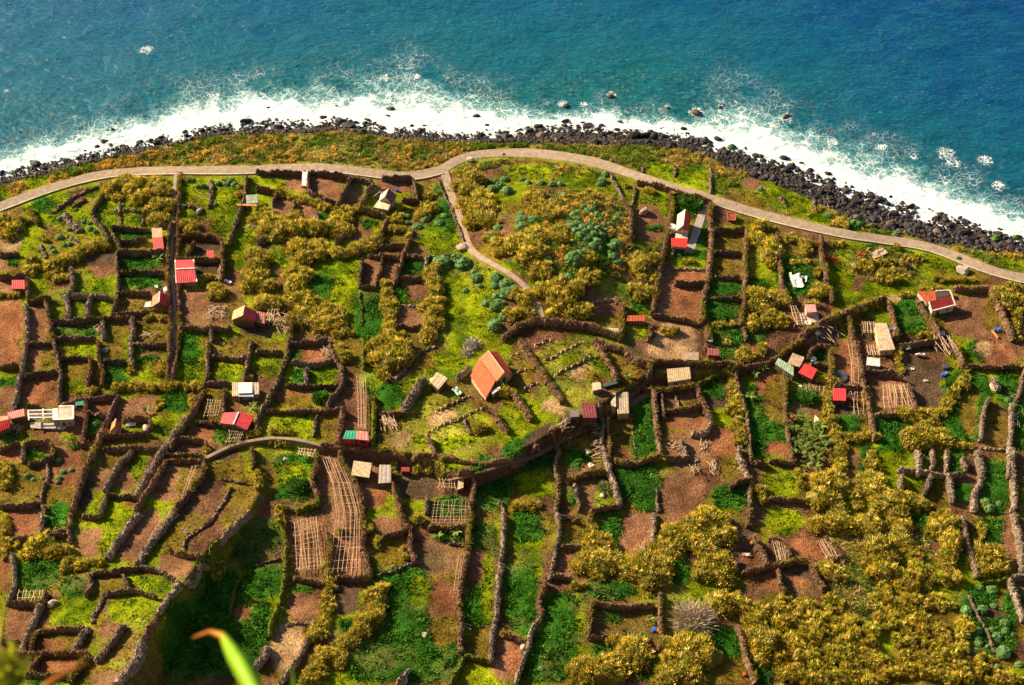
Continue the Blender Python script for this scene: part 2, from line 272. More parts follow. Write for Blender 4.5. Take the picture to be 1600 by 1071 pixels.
# ground patches: x y rx ry rot type (g grass, G lush green, o olive, s soil, r red soil, d dark earth, t tan dry, h heath scrub)
PATCH = {
'A': """300,250,150,120,0,g|200,480,80,140,0,g|270,240,60,45,0,G|60,460,70,70,0,t|60,590,60,50,0,s|90,585,30,25,0,G|70,740,90,50,0,s|65,950,85,130,0,r|230,950,60,125,0,s|370,860,55,90,0,g|480,890,50,60,0,g|640,860,75,65,0,g|560,720,110,80,0,g|640,640,80,40,0,s|840,425,100,40,0,G|860,490,90,30,0,o|870,590,140,60,0,G|880,710,130,50,0,G|860,850,110,60,0,o|690,260,110,140,0,g|500,330,60,70,0,g|1200,150,90,70,0,g|1200,290,90,30,0,g|1400,250,90,180,0,g|1500,500,80,150,0,g|1440,770,90,40,0,s|1270,500,100,60,0,d|1210,870,115,110,0,s|1290,630,80,50,0,d|480,1030,140,40,0,G|730,1010,70,50,0,o|940,1020,100,50,0,o|1200,1040,100,30,0,G|1410,1035,100,40,0,g|580,150,50,70,0,g|100,50,130,80,0,h|230,80,80,50,0,g|830,290,70,60,0,g|20,170,60,40,20,g|600,560,120,60,0,d""",
'B': """130,90,120,35,0,g|160,530,70,100,0,g|260,500,90,70,0,o|520,650,130,100,0,g|450,790,110,90,0,g|590,860,90,110,0,g|700,860,80,120,0,G|1140,440,130,90,0,g|1180,300,60,100,0,G|1300,850,200,240,0,g|1220,1000,160,70,0,g|1150,150,40,60,0,G|430,140,100,80,0,s|590,190,60,60,0,s|870,120,110,50,0,s|160,240,55,50,0,s|290,290,70,60,0,s|620,400,100,60,0,s|710,360,50,25,0,G|850,430,80,50,0,o|850,520,90,35,0,s|710,650,60,90,0,s|820,640,60,80,0,s|970,620,65,50,0,G|980,760,80,70,0,s|900,800,30,60,0,G|940,930,90,60,0,s|450,310,70,40,0,G|100,720,40,60,0,G|400,740,60,70,0,G|1300,100,60,50,0,g|700,980,80,100,0,G|1520,650,60,50,0,g|0,1000,90,60,0,d|1000,530,60,20,0,s|250,120,60,40,0,s""",
'C': """300,40,290,50,0,h|120,60,120,50,0,g|420,80,150,50,0,g|940,30,120,50,15,g|1110,70,110,80,0,g|1090,240,90,80,0,G|880,210,100,60,0,g|950,330,45,90,0,g|850,560,120,60,0,h|600,620,90,70,0,g|620,720,90,70,0,g|700,770,50,50,0,G|50,630,80,40,20,g|140,720,50,60,0,g|1170,430,50,90,0,G|1120,560,100,30,0,G|1340,460,100,60,0,o|1340,600,100,60,0,o|1320,750,100,50,0,G|1320,890,110,70,0,G|1500,750,80,50,0,G|1390,190,180,80,15,g|1500,110,80,40,15,s|1450,210,150,50,18,o|1340,1040,110,50,0,G|800,860,60,60,0,G|780,920,90,30,0,g|760,1030,90,40,0,g|840,350,100,110,0,s|880,380,35,20,0,G|950,760,60,150,0,s|1090,680,110,35,0,r|1090,850,110,110,0,r|600,870,90,60,0,s|1310,310,70,50,0,s|40,1000,100,60,0,d|120,20,160,30,0,g|400,430,330,260,0,h|1020,1040,120,60,0,t|1480,1040,80,50,0,G|560,520,70,90,0,G""",
'D': """130,200,150,90,15,g|330,330,80,50,15,g|450,600,140,70,0,g|550,520,150,60,0,g|640,500,50,30,0,G|850,570,170,80,0,g|720,740,120,60,0,g|1080,590,110,50,15,g|880,930,100,110,0,G|530,370,60,30,0,G|1300,580,230,40,15,g|180,690,110,120,0,G|450,720,80,80,0,g|820,690,130,60,0,g|500,820,90,50,0,g|1270,930,160,140,0,s|1400,900,60,120,0,o|800,820,70,18,-8,t|450,250,120,60,15,h|1450,620,150,60,15,h|620,1020,80,60,0,d|380,1030,80,50,0,d|1500,600,80,40,15,g|1180,540,90,30,15,h|60,100,90,60,30,g|700,600,200,100,0,h|330,160,120,60,25,g""",
'E': """480,60,95,50,0,g|470,240,90,120,0,o|480,300,70,40,0,g|700,60,70,60,0,o|720,220,75,80,0,G|920,60,70,18,0,G|930,95,60,18,0,s|920,130,60,20,0,G|900,220,70,70,0,g|1170,140,100,170,0,g|1160,60,70,90,0,G|1430,190,90,70,0,g|1430,60,100,40,0,o|40,275,50,35,0,G|60,360,60,70,0,s|240,120,80,70,0,s|300,140,50,50,0,o|240,310,120,100,0,r|50,90,65,80,0,r|640,410,95,45,0,r|590,530,45,75,0,G|860,410,100,60,0,s|1080,400,90,65,0,G|850,540,90,35,0,g|1000,560,90,70,0,g|780,630,130,35,0,o|430,540,70,70,0,r|280,580,75,25,0,r|430,610,60,25,0,g|440,675,65,15,0,G|220,690,90,50,0,s|210,720,55,22,0,G|150,880,120,110,0,o|400,800,120,120,20,r|370,960,80,45,0,o|365,1050,70,30,0,G|650,800,60,130,15,s|680,750,60,50,0,o|780,830,80,110,15,s|870,780,50,90,20,g|1050,880,80,130,20,s|1160,860,50,100,20,o|1400,780,110,90,0,o|1270,590,110,50,0,r|1370,600,40,40,0,G|1350,400,60,90,0,o|1480,960,100,100,0,o|60,720,80,50,0,r|40,600,60,40,0,G|1500,360,60,60,0,s|700,530,60,50,0,d|560,450,40,40,0,s|830,1010,80,50,0,o|1400,700,80,40,0,d|540,940,40,120,15,d""",
'F': """70,150,90,80,0,g|260,100,50,30,0,G|270,230,60,50,0,G|400,220,100,60,0,g|250,360,140,40,0,r|270,400,130,40,0,o|410,370,30,50,0,G|210,530,150,70,0,g|450,540,60,90,0,o|620,110,40,90,0,o|690,230,30,130,0,m|900,170,110,100,0,s|1150,180,170,80,0,g|1010,130,90,60,0,o|830,350,90,90,-30,G|960,290,50,60,30,g|1100,560,260,190,-25,y|1250,640,130,40,-15,g|1000,640,80,40,0,g|1150,480,90,40,-20,t|900,620,60,50,0,t|600,470,80,170,0,s|350,110,70,40,0,r|730,920,90,120,0,r|220,860,150,140,0,G|240,850,110,70,0,g|50,870,80,120,0,o|480,870,110,200,0,s|1450,900,130,170,0,G|1540,830,60,60,0,G|1200,1040,110,60,0,G|1000,900,120,100,0,d|600,830,70,50,0,d|1560,450,50,60,0,g|620,600,90,60,0,s|70,40,100,30,0,o""",
'G': """350,330,170,130,30,y|300,90,200,70,-20,y|430,200,70,40,-30,t|250,420,60,40,0,t|350,120,70,40,-20,g|560,110,60,130,-35,g|680,140,80,80,30,o|20,340,80,120,-30,o|60,400,60,90,-30,g|60,180,110,100,30,o|1000,60,150,70,0,t|1340,70,90,60,0,G|830,520,80,200,0,G|680,600,80,130,0,o|700,720,60,40,0,r|430,620,90,80,0,o|400,740,80,60,0,G|480,830,60,60,0,s|100,760,150,160,-20,G|150,900,120,80,0,g|770,890,140,130,0,G|830,1000,80,60,0,G|1100,510,140,50,0,r|980,390,55,50,0,s|1090,350,60,50,0,s|1300,640,100,90,0,r|1100,690,150,120,0,s|1350,800,70,80,0,o|1050,930,130,110,0,s|1360,980,110,80,0,G|1500,500,90,200,0,G|1560,280,50,80,0,r|1270,330,70,110,0,d|900,240,60,40,0,o|1540,650,60,80,0,G|1540,850,60,50,0,r|370,960,30,70,0,G|480,970,70,90,0,s|590,960,60,70,0,g|1250,300,60,60,0,G|800,650,60,80,0,G|760,100,50,60,0,d|350,500,60,50,0,d|180,620,120,60,-35,d""",
'H': """150,90,80,50,0,o|40,400,60,130,0,o|20,560,60,60,0,G|200,380,80,60,0,G|310,120,50,50,0,G|60,620,60,50,0,G|80,900,140,90,0,g|770,540,120,60,0,G|480,510,90,70,0,G|1220,420,140,220,0,G|1250,450,50,160,0,o|1480,280,70,140,0,G|1400,560,80,120,0,o|860,730,80,60,0,g|1160,760,60,70,0,G|880,900,60,70,0,g|1030,910,60,60,0,o|1200,960,60,60,0,G|1400,920,90,160,0,G|480,130,60,130,0,r|960,350,120,90,0,d|950,200,130,70,0,d|1310,80,80,60,0,G|1430,100,90,70,0,r|60,690,90,40,0,r|770,350,100,100,0,s|620,750,60,90,0,G|960,740,50,60,0,g|1060,740,50,60,0,g|760,640,70,60,0,G|1560,500,40,200,0,G|1340,60,60,40,0,t|480,420,70,60,0,d|300,300,60,40,0,s|250,450,80,50,0,s""",
'I': """150,60,110,80,0,r|355,50,60,55,0,G|560,190,80,90,0,s|680,170,60,100,0,g|820,200,80,120,30,s|930,90,80,90,30,s|1080,150,90,90,30,o|1200,80,60,80,30,o|1090,330,120,70,0,s|1230,300,50,50,0,g|680,440,100,55,0,o|940,450,120,60,0,g|460,470,80,55,0,G|470,570,130,40,0,g|440,640,140,70,0,g|830,620,160,100,20,g|740,850,110,80,0,o|350,780,130,70,0,o|330,825,70,30,0,r|330,930,140,55,0,r|120,680,90,110,0,s|100,800,60,50,0,s|240,380,120,110,0,G|1350,700,180,320,0,G|1150,800,150,250,0,G|1500,640,60,50,0,r|1500,850,110,180,0,G|1530,200,80,160,0,G|560,440,30,60,0,d|30,350,40,150,0,r|650,1020,90,40,0,s|600,940,70,50,0,o|1500,480,70,50,0,G|300,1040,120,30,0,G""",
'J': """320,200,110,190,0,s|560,180,110,230,0,s|60,150,90,100,0,G|60,420,110,110,0,G|30,700,60,150,0,G|280,500,60,45,0,G|300,590,100,90,0,s|200,830,100,150,0,t|560,540,80,100,0,d|560,720,50,50,0,G|420,800,50,70,0,s|360,880,70,60,0,s|880,450,170,120,0,G|900,680,170,190,0,G|750,900,260,150,0,G|1100,910,180,130,0,G|1000,500,50,100,0,g|1160,640,90,190,0,o|1170,540,90,100,0,r|1160,270,120,110,0,s|1400,220,90,150,0,G|1430,450,50,250,0,g|1350,600,50,120,0,G|1360,330,50,100,0,s|1560,480,40,200,0,G|1390,820,80,90,0,o|1530,900,80,150,0,s|830,280,90,80,0,o|810,80,100,50,0,s|450,1000,100,50,0,g|330,1000,100,60,0,o|1200,160,100,30,0,G|1100,300,60,80,0,d""",
'K': """300,680,120,170,0,G|220,900,160,150,0,G|100,300,90,180,0,g|60,500,100,180,0,G|50,680,60,90,0,G|600,860,90,60,0,G|1250,780,130,70,0,G|1330,880,80,120,0,G|1540,970,60,90,0,G|900,980,130,80,0,G|690,670,180,90,0,o|620,640,50,50,0,G|770,130,120,130,0,s|790,230,60,50,0,r|370,310,80,80,0,s|370,130,70,70,0,o|1400,230,130,140,0,d|1470,290,70,40,0,r|1000,350,90,110,0,G|30,900,50,120,0,r|1330,980,130,80,0,o|600,480,140,60,0,G|600,90,60,120,0,G|1000,60,80,50,0,s|430,620,40,160,0,g|100,100,90,90,0,G|1350,130,50,60,0,d""",
'L': """100,60,130,80,0,g|180,230,80,60,0,r|350,240,90,60,0,r|40,250,60,60,0,d|180,390,110,80,0,d|200,430,60,30,0,r|30,430,50,60,0,r|560,550,70,60,0,t|500,300,60,80,0,d|940,110,70,100,0,G|1380,120,70,80,0,G|1380,350,70,50,0,g|1300,570,110,100,0,G|1420,760,110,120,0,G|1250,700,70,120,0,G|1400,610,60,50,0,d|750,190,40,130,0,G|830,350,40,60,0,G|1520,560,60,100,0,G|60,640,60,80,0,G|640,330,80,50,0,o|620,600,60,60,0,g|700,350,300,300,0,h|880,830,50,60,0,s|1500,150,60,200,0,s""",
}
# cane groves: ellipses x,y,rx,ry   and hedges  pts;r  (radius in metres)
GROVE = {
'A': """90,345,100,65|270,450,35,30|190,620,55,55|340,655,50,45|380,700,45,35|840,140,200,60|720,190,60,30|1005,270,65,85|1130,80,45,20|1120,210,35,25|1180,370,90,45|1490,160,22,50|1565,650,40,150|1360,770,50,65|1270,695,45,18|60,800,90,22|960,940,85,22|900,100,120,40|1320,690,20,20""",
'B': """170,370,130,75|50,310,50,60|60,430,40,40|560,310,70,50|440,390,120,45|350,530,120,75|250,690,80,75|30,590,45,70|50,730,65,50|190,840,150,35|330,930,75,80|470,920,70,80|540,1040,75,30|890,260,35,40|870,330,40,45|1060,240,50,80|850,1045,80,30|1330,130,80,70|1400,240,120,70|1430,320,110,60|1300,50,60,30|1510,500,60,50|1570,930,35,60|1470,430,60,50""",
'C': """130,190,75,50|240,290,90,45|430,190,120,30|530,240,100,30|100,480,110,75|270,430,70,50|485,560,50,45|180,640,80,45|280,760,130,60|350,870,140,55|470,690,85,45|790,590,80,60|840,690,80,50|790,780,75,50|700,430,20,50|720,120,30,20|850,150,50,25|1100,590,40,20|1550,380,50,50|1560,520,50,120|1530,860,70,60|1500,980,70,55|1300,985,85,15|960,1020,65,35|60,800,60,60|60,910,70,50|200,250,60,40""",
'D': """30,560,40,100|20,380,35,20|130,440,50,40|240,490,70,50|190,590,80,30|300,660,25,50|310,770,45,60|60,830,60,50|50,940,60,60|250,850,60,35|440,350,65,35|430,480,60,20|600,620,90,40|770,610,90,40|730,690,90,40|900,570,70,30|1480,800,85,70|1540,950,40,90|970,1050,50,25|1560,1060,30,30|1150,700,150,25|1000,760,80,18|850,800,60,18|800,510,40,20""",
'E': """810,170,20,50|1000,180,22,70|560,325,40,25|1195,390,25,50|995,400,18,45|1280,695,35,14|1560,590,22,18|1555,235,20,12|40,850,40,80|30,780,40,30""",
'F': """530,70,55,70|810,80,130,85|790,220,38,50|170,575,95,22|150,650,75,22|20,580,30,20|780,680,35,18|1380,560,30,35|1540,340,45,25|1040,810,70,35|855,800,22,55|1150,840,45,20|1180,735,60,12|10,880,30,70|150,1055,50,18""",
'G': """1450,100,90,40|1560,80,40,50|1545,960,35,60|100,1035,100,30|1330,30,10,10|1340,440,30,22""",
'H': """940,610,130,40|1000,520,70,35|870,490,50,25|1210,665,60,14|380,940,130,90|650,900,60,80|540,980,50,70|800,1010,110,50|640,760,45,70|200,870,30,60|440,720,25,60|1340,1040,20,10""",
'I': """300,220,120,45|450,325,55,42|600,310,65,25|40,80,22,70|30,230,35,70|110,210,25,20|1330,365,55,50""",
'J': """150,40,40,50|210,280,30,28|710,120,28,35|750,200,28,40|920,260,30,38|1000,50,45,35|510,120,18,18""",
'K': """480,150,40,90|560,200,50,60|520,330,95,65|660,320,110,50|880,360,110,70|930,240,60,55|1060,130,100,70|1220,120,120,130|1220,350,100,80|1370,560,130,60|1520,640,60,80|1530,820,50,100|520,990,170,70|740,890,80,60|1080,880,150,80|1060,1020,110,40|620,790,40,35|400,460,45,25|1180,240,60,50""",
'L': """400,60,120,70|620,80,60,90|380,370,60,60|330,330,40,30|810,100,50,120|850,210,40,80|1100,180,60,170|1010,60,30,50|1320,130,30,50|1370,310,80,70|700,330,70,110""",
}
HEDGE = {
'A': "330,620 430,560 560,500 650,470;2.6",
'B': "140,170 250,200 350,220 450,260 600,270;1.6|500,540 600,520 730,470;2.6|765,410 795,390 950,395 960,430;1.4|800,735 825,840 830,960 840,1040;2.4|1090,650 1115,760 1085,870 1110,960 1055,1030;3.0",
'C': "",
'D': "520,895 620,855 720,825;1.8",
'E': "730,300 800,285 950,300 1100,290 1240,290;1.7",
'G': "1335,190 1370,300 1390,420 1400,560 1420,640;2.0|470,190 490,240 540,290;1.0",
'H': "380,260 365,420 400,560 440,700 450,800;1.9|480,610 640,600;1.8|1210,180 1215,260 1140,350 1090,450 960,465 830,450;2.0|605,320 600,400;1.2|800,80 830,190;1.4",
'J': "440,350 455,500 440,620 400,720 340,790;1.8|740,490 755,640 650,720 560,800;2.5|540,900 430,860 380,920 360,1020;2.2",
}
# mass of canes filling the lower right corner
MASS = {'L': """150,620,150,120|400,560,90,70|250,750,220,150|500,800,180,170|300,950,280,130|600,970,200,110|780,520,150,120|700,680,100,60|850,650,150,80|1000,560,130,60|950,760,180,100|1000,900,200,130|1150,980,200,100|1100,830,130,80|1300,940,120,70|780,430,120,70|950,400,100,80|1100,400,90,60|620,200,45,80|900,270,40,90|1440,1020,120,50|100,540,90,60|1190,720,50,80"""}
# round blue-green spurge bushes x,y,r
SPURGE = {
'A': "370,435,22|400,485,16|430,480,18|320,500,16|335,525,16|590,405,17|555,350,18|520,340,18|560,385,20|470,270,16|430,390,15|370,325,20|720,275,16|760,240,14|1185,85,24|1255,120,22|1225,125,16|1355,105,22|1400,110,20|1430,90,24|1455,110,22|1130,250,22|1335,235,16|620,270,14|970,160,26|980,200,24|950,230,18",
'B': "1155,590,52|1245,565,34|1290,600,45|1350,655,18|1370,690,34|1490,690,38|1485,735,24|1390,740,18|1550,725,40|1560,780,44|1500,855,46|1425,850,24|1490,800,26|1540,930,34|1480,985,42|1000,370,28|1050,330,24|1140,350,26|1170,310,26|940,350,18|940,310,18|1460,140,30|1510,120,34|1560,150,34|1540,80,26|1480,90,24|1470,350,24|1500,380,26|1460,420,26|1480,460,26|1500,340,24|870,990,18|1300,770,18",
'C': "60,330,36|55,370,32|60,300,26|130,330,32|210,420,26|215,480,22|370,370,32|400,360,30|430,380,30|450,400,28|480,390,30|500,420,30|420,430,30|460,450,30|390,400,28|360,350,26|520,310,32|540,325,28|470,280,30|500,260,26|440,250,26|380,300,26|410,285,24|640,480,38|610,500,28|620,560,32|650,590,32|600,540,24|380,560,42|350,580,30|420,540,30|390,600,26|440,560,24|520,470,34|500,490,28|550,430,28|580,400,26|600,360,26|640,330,28|660,300,24|460,510,26|560,370,24|70,610,24|110,600,22|340,690,36|310,680,24|15,755,26|25,790,24|560,90,30|545,110,24|580,50,24|320,180,24|250,110,26|180,100,22|300,110,22|60,80,22|100,100,20|350,330,24|400,330,26|500,360,28|530,390,26|480,350,26|540,510,24|430,490,24|310,810,22|260,730,20|220,570,22|1540,140,20",
'D': "380,300,24|420,290,22|530,350,24|560,360,26|790,425,24|1370,580,18|1180,570,16",
'E': "170,850,20|390,820,15|440,810,14|365,860,16|360,885,14|205,870,12|265,860,12|365,750,16|590,530,20",
'F': "690,500,0",
'H': "1520,410,24|1480,380,22|1520,360,20|1340,1010,30|1370,1050,30|1430,1020,18",
'L': "1220,610,28|1320,605,30|1395,580,18|1380,480,28|1310,470,20|1460,690,28|1465,735,24|1290,740,26|1410,770,28|1295,785,22|1380,730,20|1450,865,36|1300,810,20|1355,835,14|1280,860,20|1510,760,15|1415,955,16|1220,755,24|1550,940,18",
'J': "", 'K': "180,970,18"}
# boulders that show singly along the shore: x,y,r(px zoom) + kind  (blocks a..d are the four top views)
BLK.update({'a': (0,0,S1), 'b': (400,0,S1), 'c': (800,0,S1), 'd': (1200,0,S1)})
ROCKS = {
'a': "215,1005,44|270,1035,28|650,872,32|1000,848,24|1385,805,36|1525,742,42|1360,738,10|862,876,24|118,1050,26|330,1010,16|740,935,18|700,800,16|605,905,24|1330,795,12|1240,800,12|400,990,20",
'b': "130,782,40|415,722,24|75,668,14|572,772,40|520,742,32|832,672,32|815,714,22|690,738,25|736,758,16|620,756,18|642,790,22|990,828,36|1365,718,26|1432,772,20|1040,780,18|1450,832,14|1385,838,34|785,790,22|70,750,14|205,800,20|430,770,20|705,716,12|500,658,12",
'c': "165,775,32|330,745,30|325,775,22|437,758,18|467,775,30|665,755,18|740,842,48|820,830,42|885,825,24|1062,795,22|1085,825,18|1275,858,30|1200,880,26|1365,905,36m|1140,690,36b|615,592,30b|960,666,18b|1290,660,18b|330,655,24b|110,805,28|185,835,36b|275,845,36|360,860,26|600,820,24|615,850,30b|515,875,28|210,835,20|920,860,22|1000,860,14|550,775,18|1000,890,30|530,800,20",
'd': "112,720,32b|105,975,36|140,1025,36|200,1010,22|265,1050,26|365,1070,20",
'D': "370,45,20|480,145,28|545,162,24|706,200,24|880,242,34|1076,292,26|1437,386,20|1415,440,38m|1540,437,34m|1215,400,56|1050,400,36b|745,352,56b|560,312,42b|780,285,36|830,265,18|640,365,36b|870,370,44|990,360,24|660,220,20|1320,430,30b|1190,312,16|525,205,22|860,330,20|1130,390,24|720,290,24|1500,470,18|1270,430,30|380,110,26|250,30,26|310,60,20|190,20,22|200,55,18b|940,340,22|1100,350,18|1220,350,16"}
# ================================================================== GROUND MAP (surveyed patches -> albedo and plant density)
TYPE = dict(y=((.195,.185,.022),.6,.02,0), g=((.150,.185,.003),.85,.12,0), G=((.022,.085,.006),0,1,0), o=((.125,.088,.012),.4,.03,0), s=((.160,.078,.042),.04,0,0),
            r=((.175,.072,.034),.05,0,0), d=((.075,.048,.03),.05,0,0), t=((.30,.19,.10),.1,0,0), h=((.15,.145,.018),.5,.25,.8), m=((.14,.19,.02),.8,.5,0))
RX0, RY0, RX1, RY1, RS = -500, 100, 2100, 1400, 2.0
NX, NY = int((RX1-RX0)/RS), int((RY1-RY0)/RS)
gx = RX0+(np.arange(NX)+.5)*RS; gy = RY0+(np.arange(NY)+.5)*RS
GX, GY = np.meshgrid(gx, gy)
WXp = GX+(fbm(GX, GY, 22, 41, 3)-.5)*16; WYp = GY+(fbm(GX, GY, 22, 61, 3)-.5)*12
RC = np.zeros((NY, NX, 3)); RG = np.full((NY, NX), .5); RL = np.zeros((NY, NX)); RH = np.zeros((NY, NX))
nmix = fbm(GX, GY, 60, 5, 3)[..., None]
RC[:] = np.array(TYPE['o'][0])*(1-sstep(.5, .62, nmix))+np.array(TYPE['g'][0])*sstep(.5, .62, nmix)
RC = np.where(nmix < .42, np.array(TYPE['s'][0])*.8, RC)
# bank along the shore and the slope by the road: scrub
roadline = np.interp(gx, [-500,0,180,385,620,700,840,985,1130,1320,1480,1620,2100], [560,325,272,267,278,262,240,273,319,368,397,440,600])
bank = (GY < roadline[None, :]+8)
RC[bank] = TYPE['h'][0]; RH[bank] = .75; RL[bank] = .2
for b, spec in PATCH.items():
    ox, oy, sc = BLK[b]
    for s in spec.split('|'):
        q = s.split(','); cx, cy, ax, ay, rot = [float(v) for v in q[:5]]; c, dg, dl, dh = TYPE[q[5]]
        cx, cy, ax, ay = ox+cx*sc, oy+cy*sc, ax*sc, ay*sc
        R_ = max(ax, ay)*1.35+12
        i0, i1 = max(0, int((cx-R_-RX0)/RS)), min(NX, int((cx+R_-RX0)/RS)); j0, j1 = max(0, int((cy-R_-RY0)/RS)), min(NY, int((cy+R_-RY0)/RS))
        sl = (slice(j0, j1), slice(i0, i1))
        dx, dy = WXp[sl]-cx, WYp[sl]-cy; a = math.radians(rot); ca, sa = math.cos(a), math.sin(a)
        u = np.abs((dx*ca+dy*sa)/ax); v = np.abs((-dx*sa+dy*ca)/ay)
        rr = (u**3+v**3)**(1/3)
        w = 1-sstep(.92, 1.12, rr)
        RC[sl] = RC[sl]*(1-w[..., None])+np.array(c)*w[..., None]
        RG[sl] = RG[sl]*(1-w)+dg*w; RL[sl] = RL[sl]*(1-w)+dl*w; RH[sl] = RH[sl]*(1-w)+dh*w
# shore shingle
vline = np.interp(gx, SX, VY)[None, :]
w = 1-sstep(-1, 5, GY-vline+(fbm(GX, GY, 14, 90, 2)-.5)*16)
RC = RC*(1-w[..., None])+np.array((.055, .042, .042))*w[..., None]; RG *= 1-w; RL *= 1-w; RH *= 1-w
def dist_px(px, py, line):
    d = np.full(np.shape(px), 1e9)
    for (x0, y0), (x1, y1) in zip(line[:-1], line[1:]):
        L2 = (x1-x0)**2+(y1-y0)**2+1e-9; t = np.clip(((px-x0)*(x1-x0)+(py-y0)*(y1-y0))/L2, 0, 1)
        d = np.minimum(d, np.hypot(px-x0-t*(x1-x0), py-y0-t*(y1-y0)))
    return d
ROADS = [
 ('coast_road', [(-120,372),(-60,347),(0,325),(60,302),(120,283),(180,271),(250,268),(330,268),(385,267.5),(450,263.5),(520,264.5),(580,272),(620,277),(655,276),(690,267),(715,251),(745,242),(790,239.5),(840,240.5),(890,247),(940,257),(985,273),(1040,292),(1080,303),(1130,319),(1200,340),(1260,355),(1320,368),(1380,376),(1440,384),(1480,397),(1530,418),(1570,431),(1620,441),(1720,468)], 3.6, (.29,.22,.17)),
 ('side_path', [(694,268),(700,290),(710,320),(722,352),(730,378),(742,398),(775,414),(805,432),(828,452),(839,474),(844,498)], 2.3, (.27,.20,.155)),
 ('footpath', [(275,268),(273,300),(270,340),(268,400),(270,440),(273,480),(272,530),(267,570),(262,604)], .9, (.26,.20,.17)),
 ('drive', [(1106,304),(1100,325),(1092,350),(1085,372),(1076,395)], 2.3, (.30,.25,.24)),
 ('wall_top_path', [(316,722),(345,706),(368,697),(400,689),(430,686),(470,690),(508,701)], .8, (.23,.17,.13)),
 ('sunken_path', [(700,752),(750,743),(800,727),(850,702),(900,674),(950,650),(1000,622),(1040,606)], 1.8, (.17,.10,.07)),
]
road_w = np.zeros((NY, NX))
for nm, ln, wd, col in ROADS:
    hw = wd*2.7
    road_w = np.maximum(road_w, 1-sstep(hw, hw+4, dist_px(GX, GY, ln)))
RG *= 1-road_w; RL *= 1-road_w; RH *= 1-road_w
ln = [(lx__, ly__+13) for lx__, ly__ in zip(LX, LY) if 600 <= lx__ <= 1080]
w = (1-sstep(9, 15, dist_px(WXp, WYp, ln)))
RC = RC*(1-w[..., None])+np.array((.085, .048, .028))*w[..., None]; RG *= 1-w; RL *= 1-w; RH *= 1-w  # strip at the wall foot: dark lane soil with the wall's shade painted in
def look(R, px, py):
    u = np.clip((px-RX0)/RS-.5, 0, NX-1.001); v = np.clip((py-RY0)/RS-.5, 0, NY-1.001)
    i = u.astype(int); j = v.astype(int); fu = u-i; fv = v-j
    if R.ndim == 3: fu = fu[..., None]; fv = fv[..., None]
    return (R[j, i]*(1-fu)+R[j, i+1]*fu)*(1-fv)+(R[j+1, i]*(1-fu)+R[j+1, i+1]*fu)*fv

def axis(a, b, st, lo, hi, g=1.15):
    v = list(np.arange(a, b, st)); s = st
    while v[-1] < hi: s *= g; v.append(v[-1]+s)
    s = st; w = []; c = a
    while c > lo: s *= g; c -= s; w.append(c)
    return np.array(w[::-1]+v)
def grid(xs, ys):
    X, Y = np.meshgrid(xs, ys); nx, ny = len(xs), len(ys)
    idx = np.arange(nx*ny).reshape(ny, nx)
    F = np.stack([idx[:-1, :-1], idx[:-1, 1:], idx[1:, 1:], idx[1:, :-1]], -1).reshape(-1, 4)
    return X.ravel(), Y.ravel(), F
X, Y, F = grid(axis(-155, 155, .7, -1500, 1500), axis(160, 432, .7, -250, 1500))
Z = height(X, Y); px, py = to_px(X, Y, Z)
inl = sstep(2, 14, interp(X, shx, shy)-Y)
rw = look(road_w, px, py)
Z = Z+((fbm(X, Y, 3.2, 11, 3)-.5)*.55*inl*(1-rw)+(look(RL, px, py)*(fbm(X, Y, 2.2, 19, 2))*.6)*inl)
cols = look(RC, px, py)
f1 = fbm(X, Y, 5, 71, 3)[:, None]; f2 = fbm(X, Y, 1.6, 77, 2)[:, None]
f3_ = fbm(X, Y, 16, 87, 3)[:, None]
cols = cols*(0.45+1.1*f1)*(0.6+.8*f2)*(.6+.8*f3_)
gr = fbm(X, Y, 9, 83, 3)[:, None]; dk = fbm(X, Y, 4.5, 93, 3)[:, None]
gm = sstep(.3, .8, look(RG, px, py))[:, None]; cols = cols*(1-.62*gm*sstep(.48, .66, dk)*np.array((1, .75, .6)))
cols = cols*(1-.35*sstep(.55, .75, gr))+np.array((.17, .12, .045))*.35*sstep(.55, .75, gr)
off = (np.abs(px-800) > 1250) | (py > 1380)
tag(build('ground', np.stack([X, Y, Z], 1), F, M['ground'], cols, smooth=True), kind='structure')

# cliff the photograph was taken from: wholly behind and below the frame
cx_, cy_, cF = grid(np.linspace(-400, 400, 90), np.concatenate([np.linspace(-120, .65, 20), np.linspace(.8, 118, 90)]))
cz = np.where(cy_ < .7, H-1.65, H-1.65-(cy_-.65)/.345)
amp = np.clip((H-1.65-cz)/60, 0, 1)*3
cyy = cy_-amp*(.5+fbm(cx_, cz, 25, 101, 3)*1.5)*(cy_ > .7)
tag(build('cliff', np.stack([cx_, cyy, cz], 1), cF, M['cliff']), kind='structure')

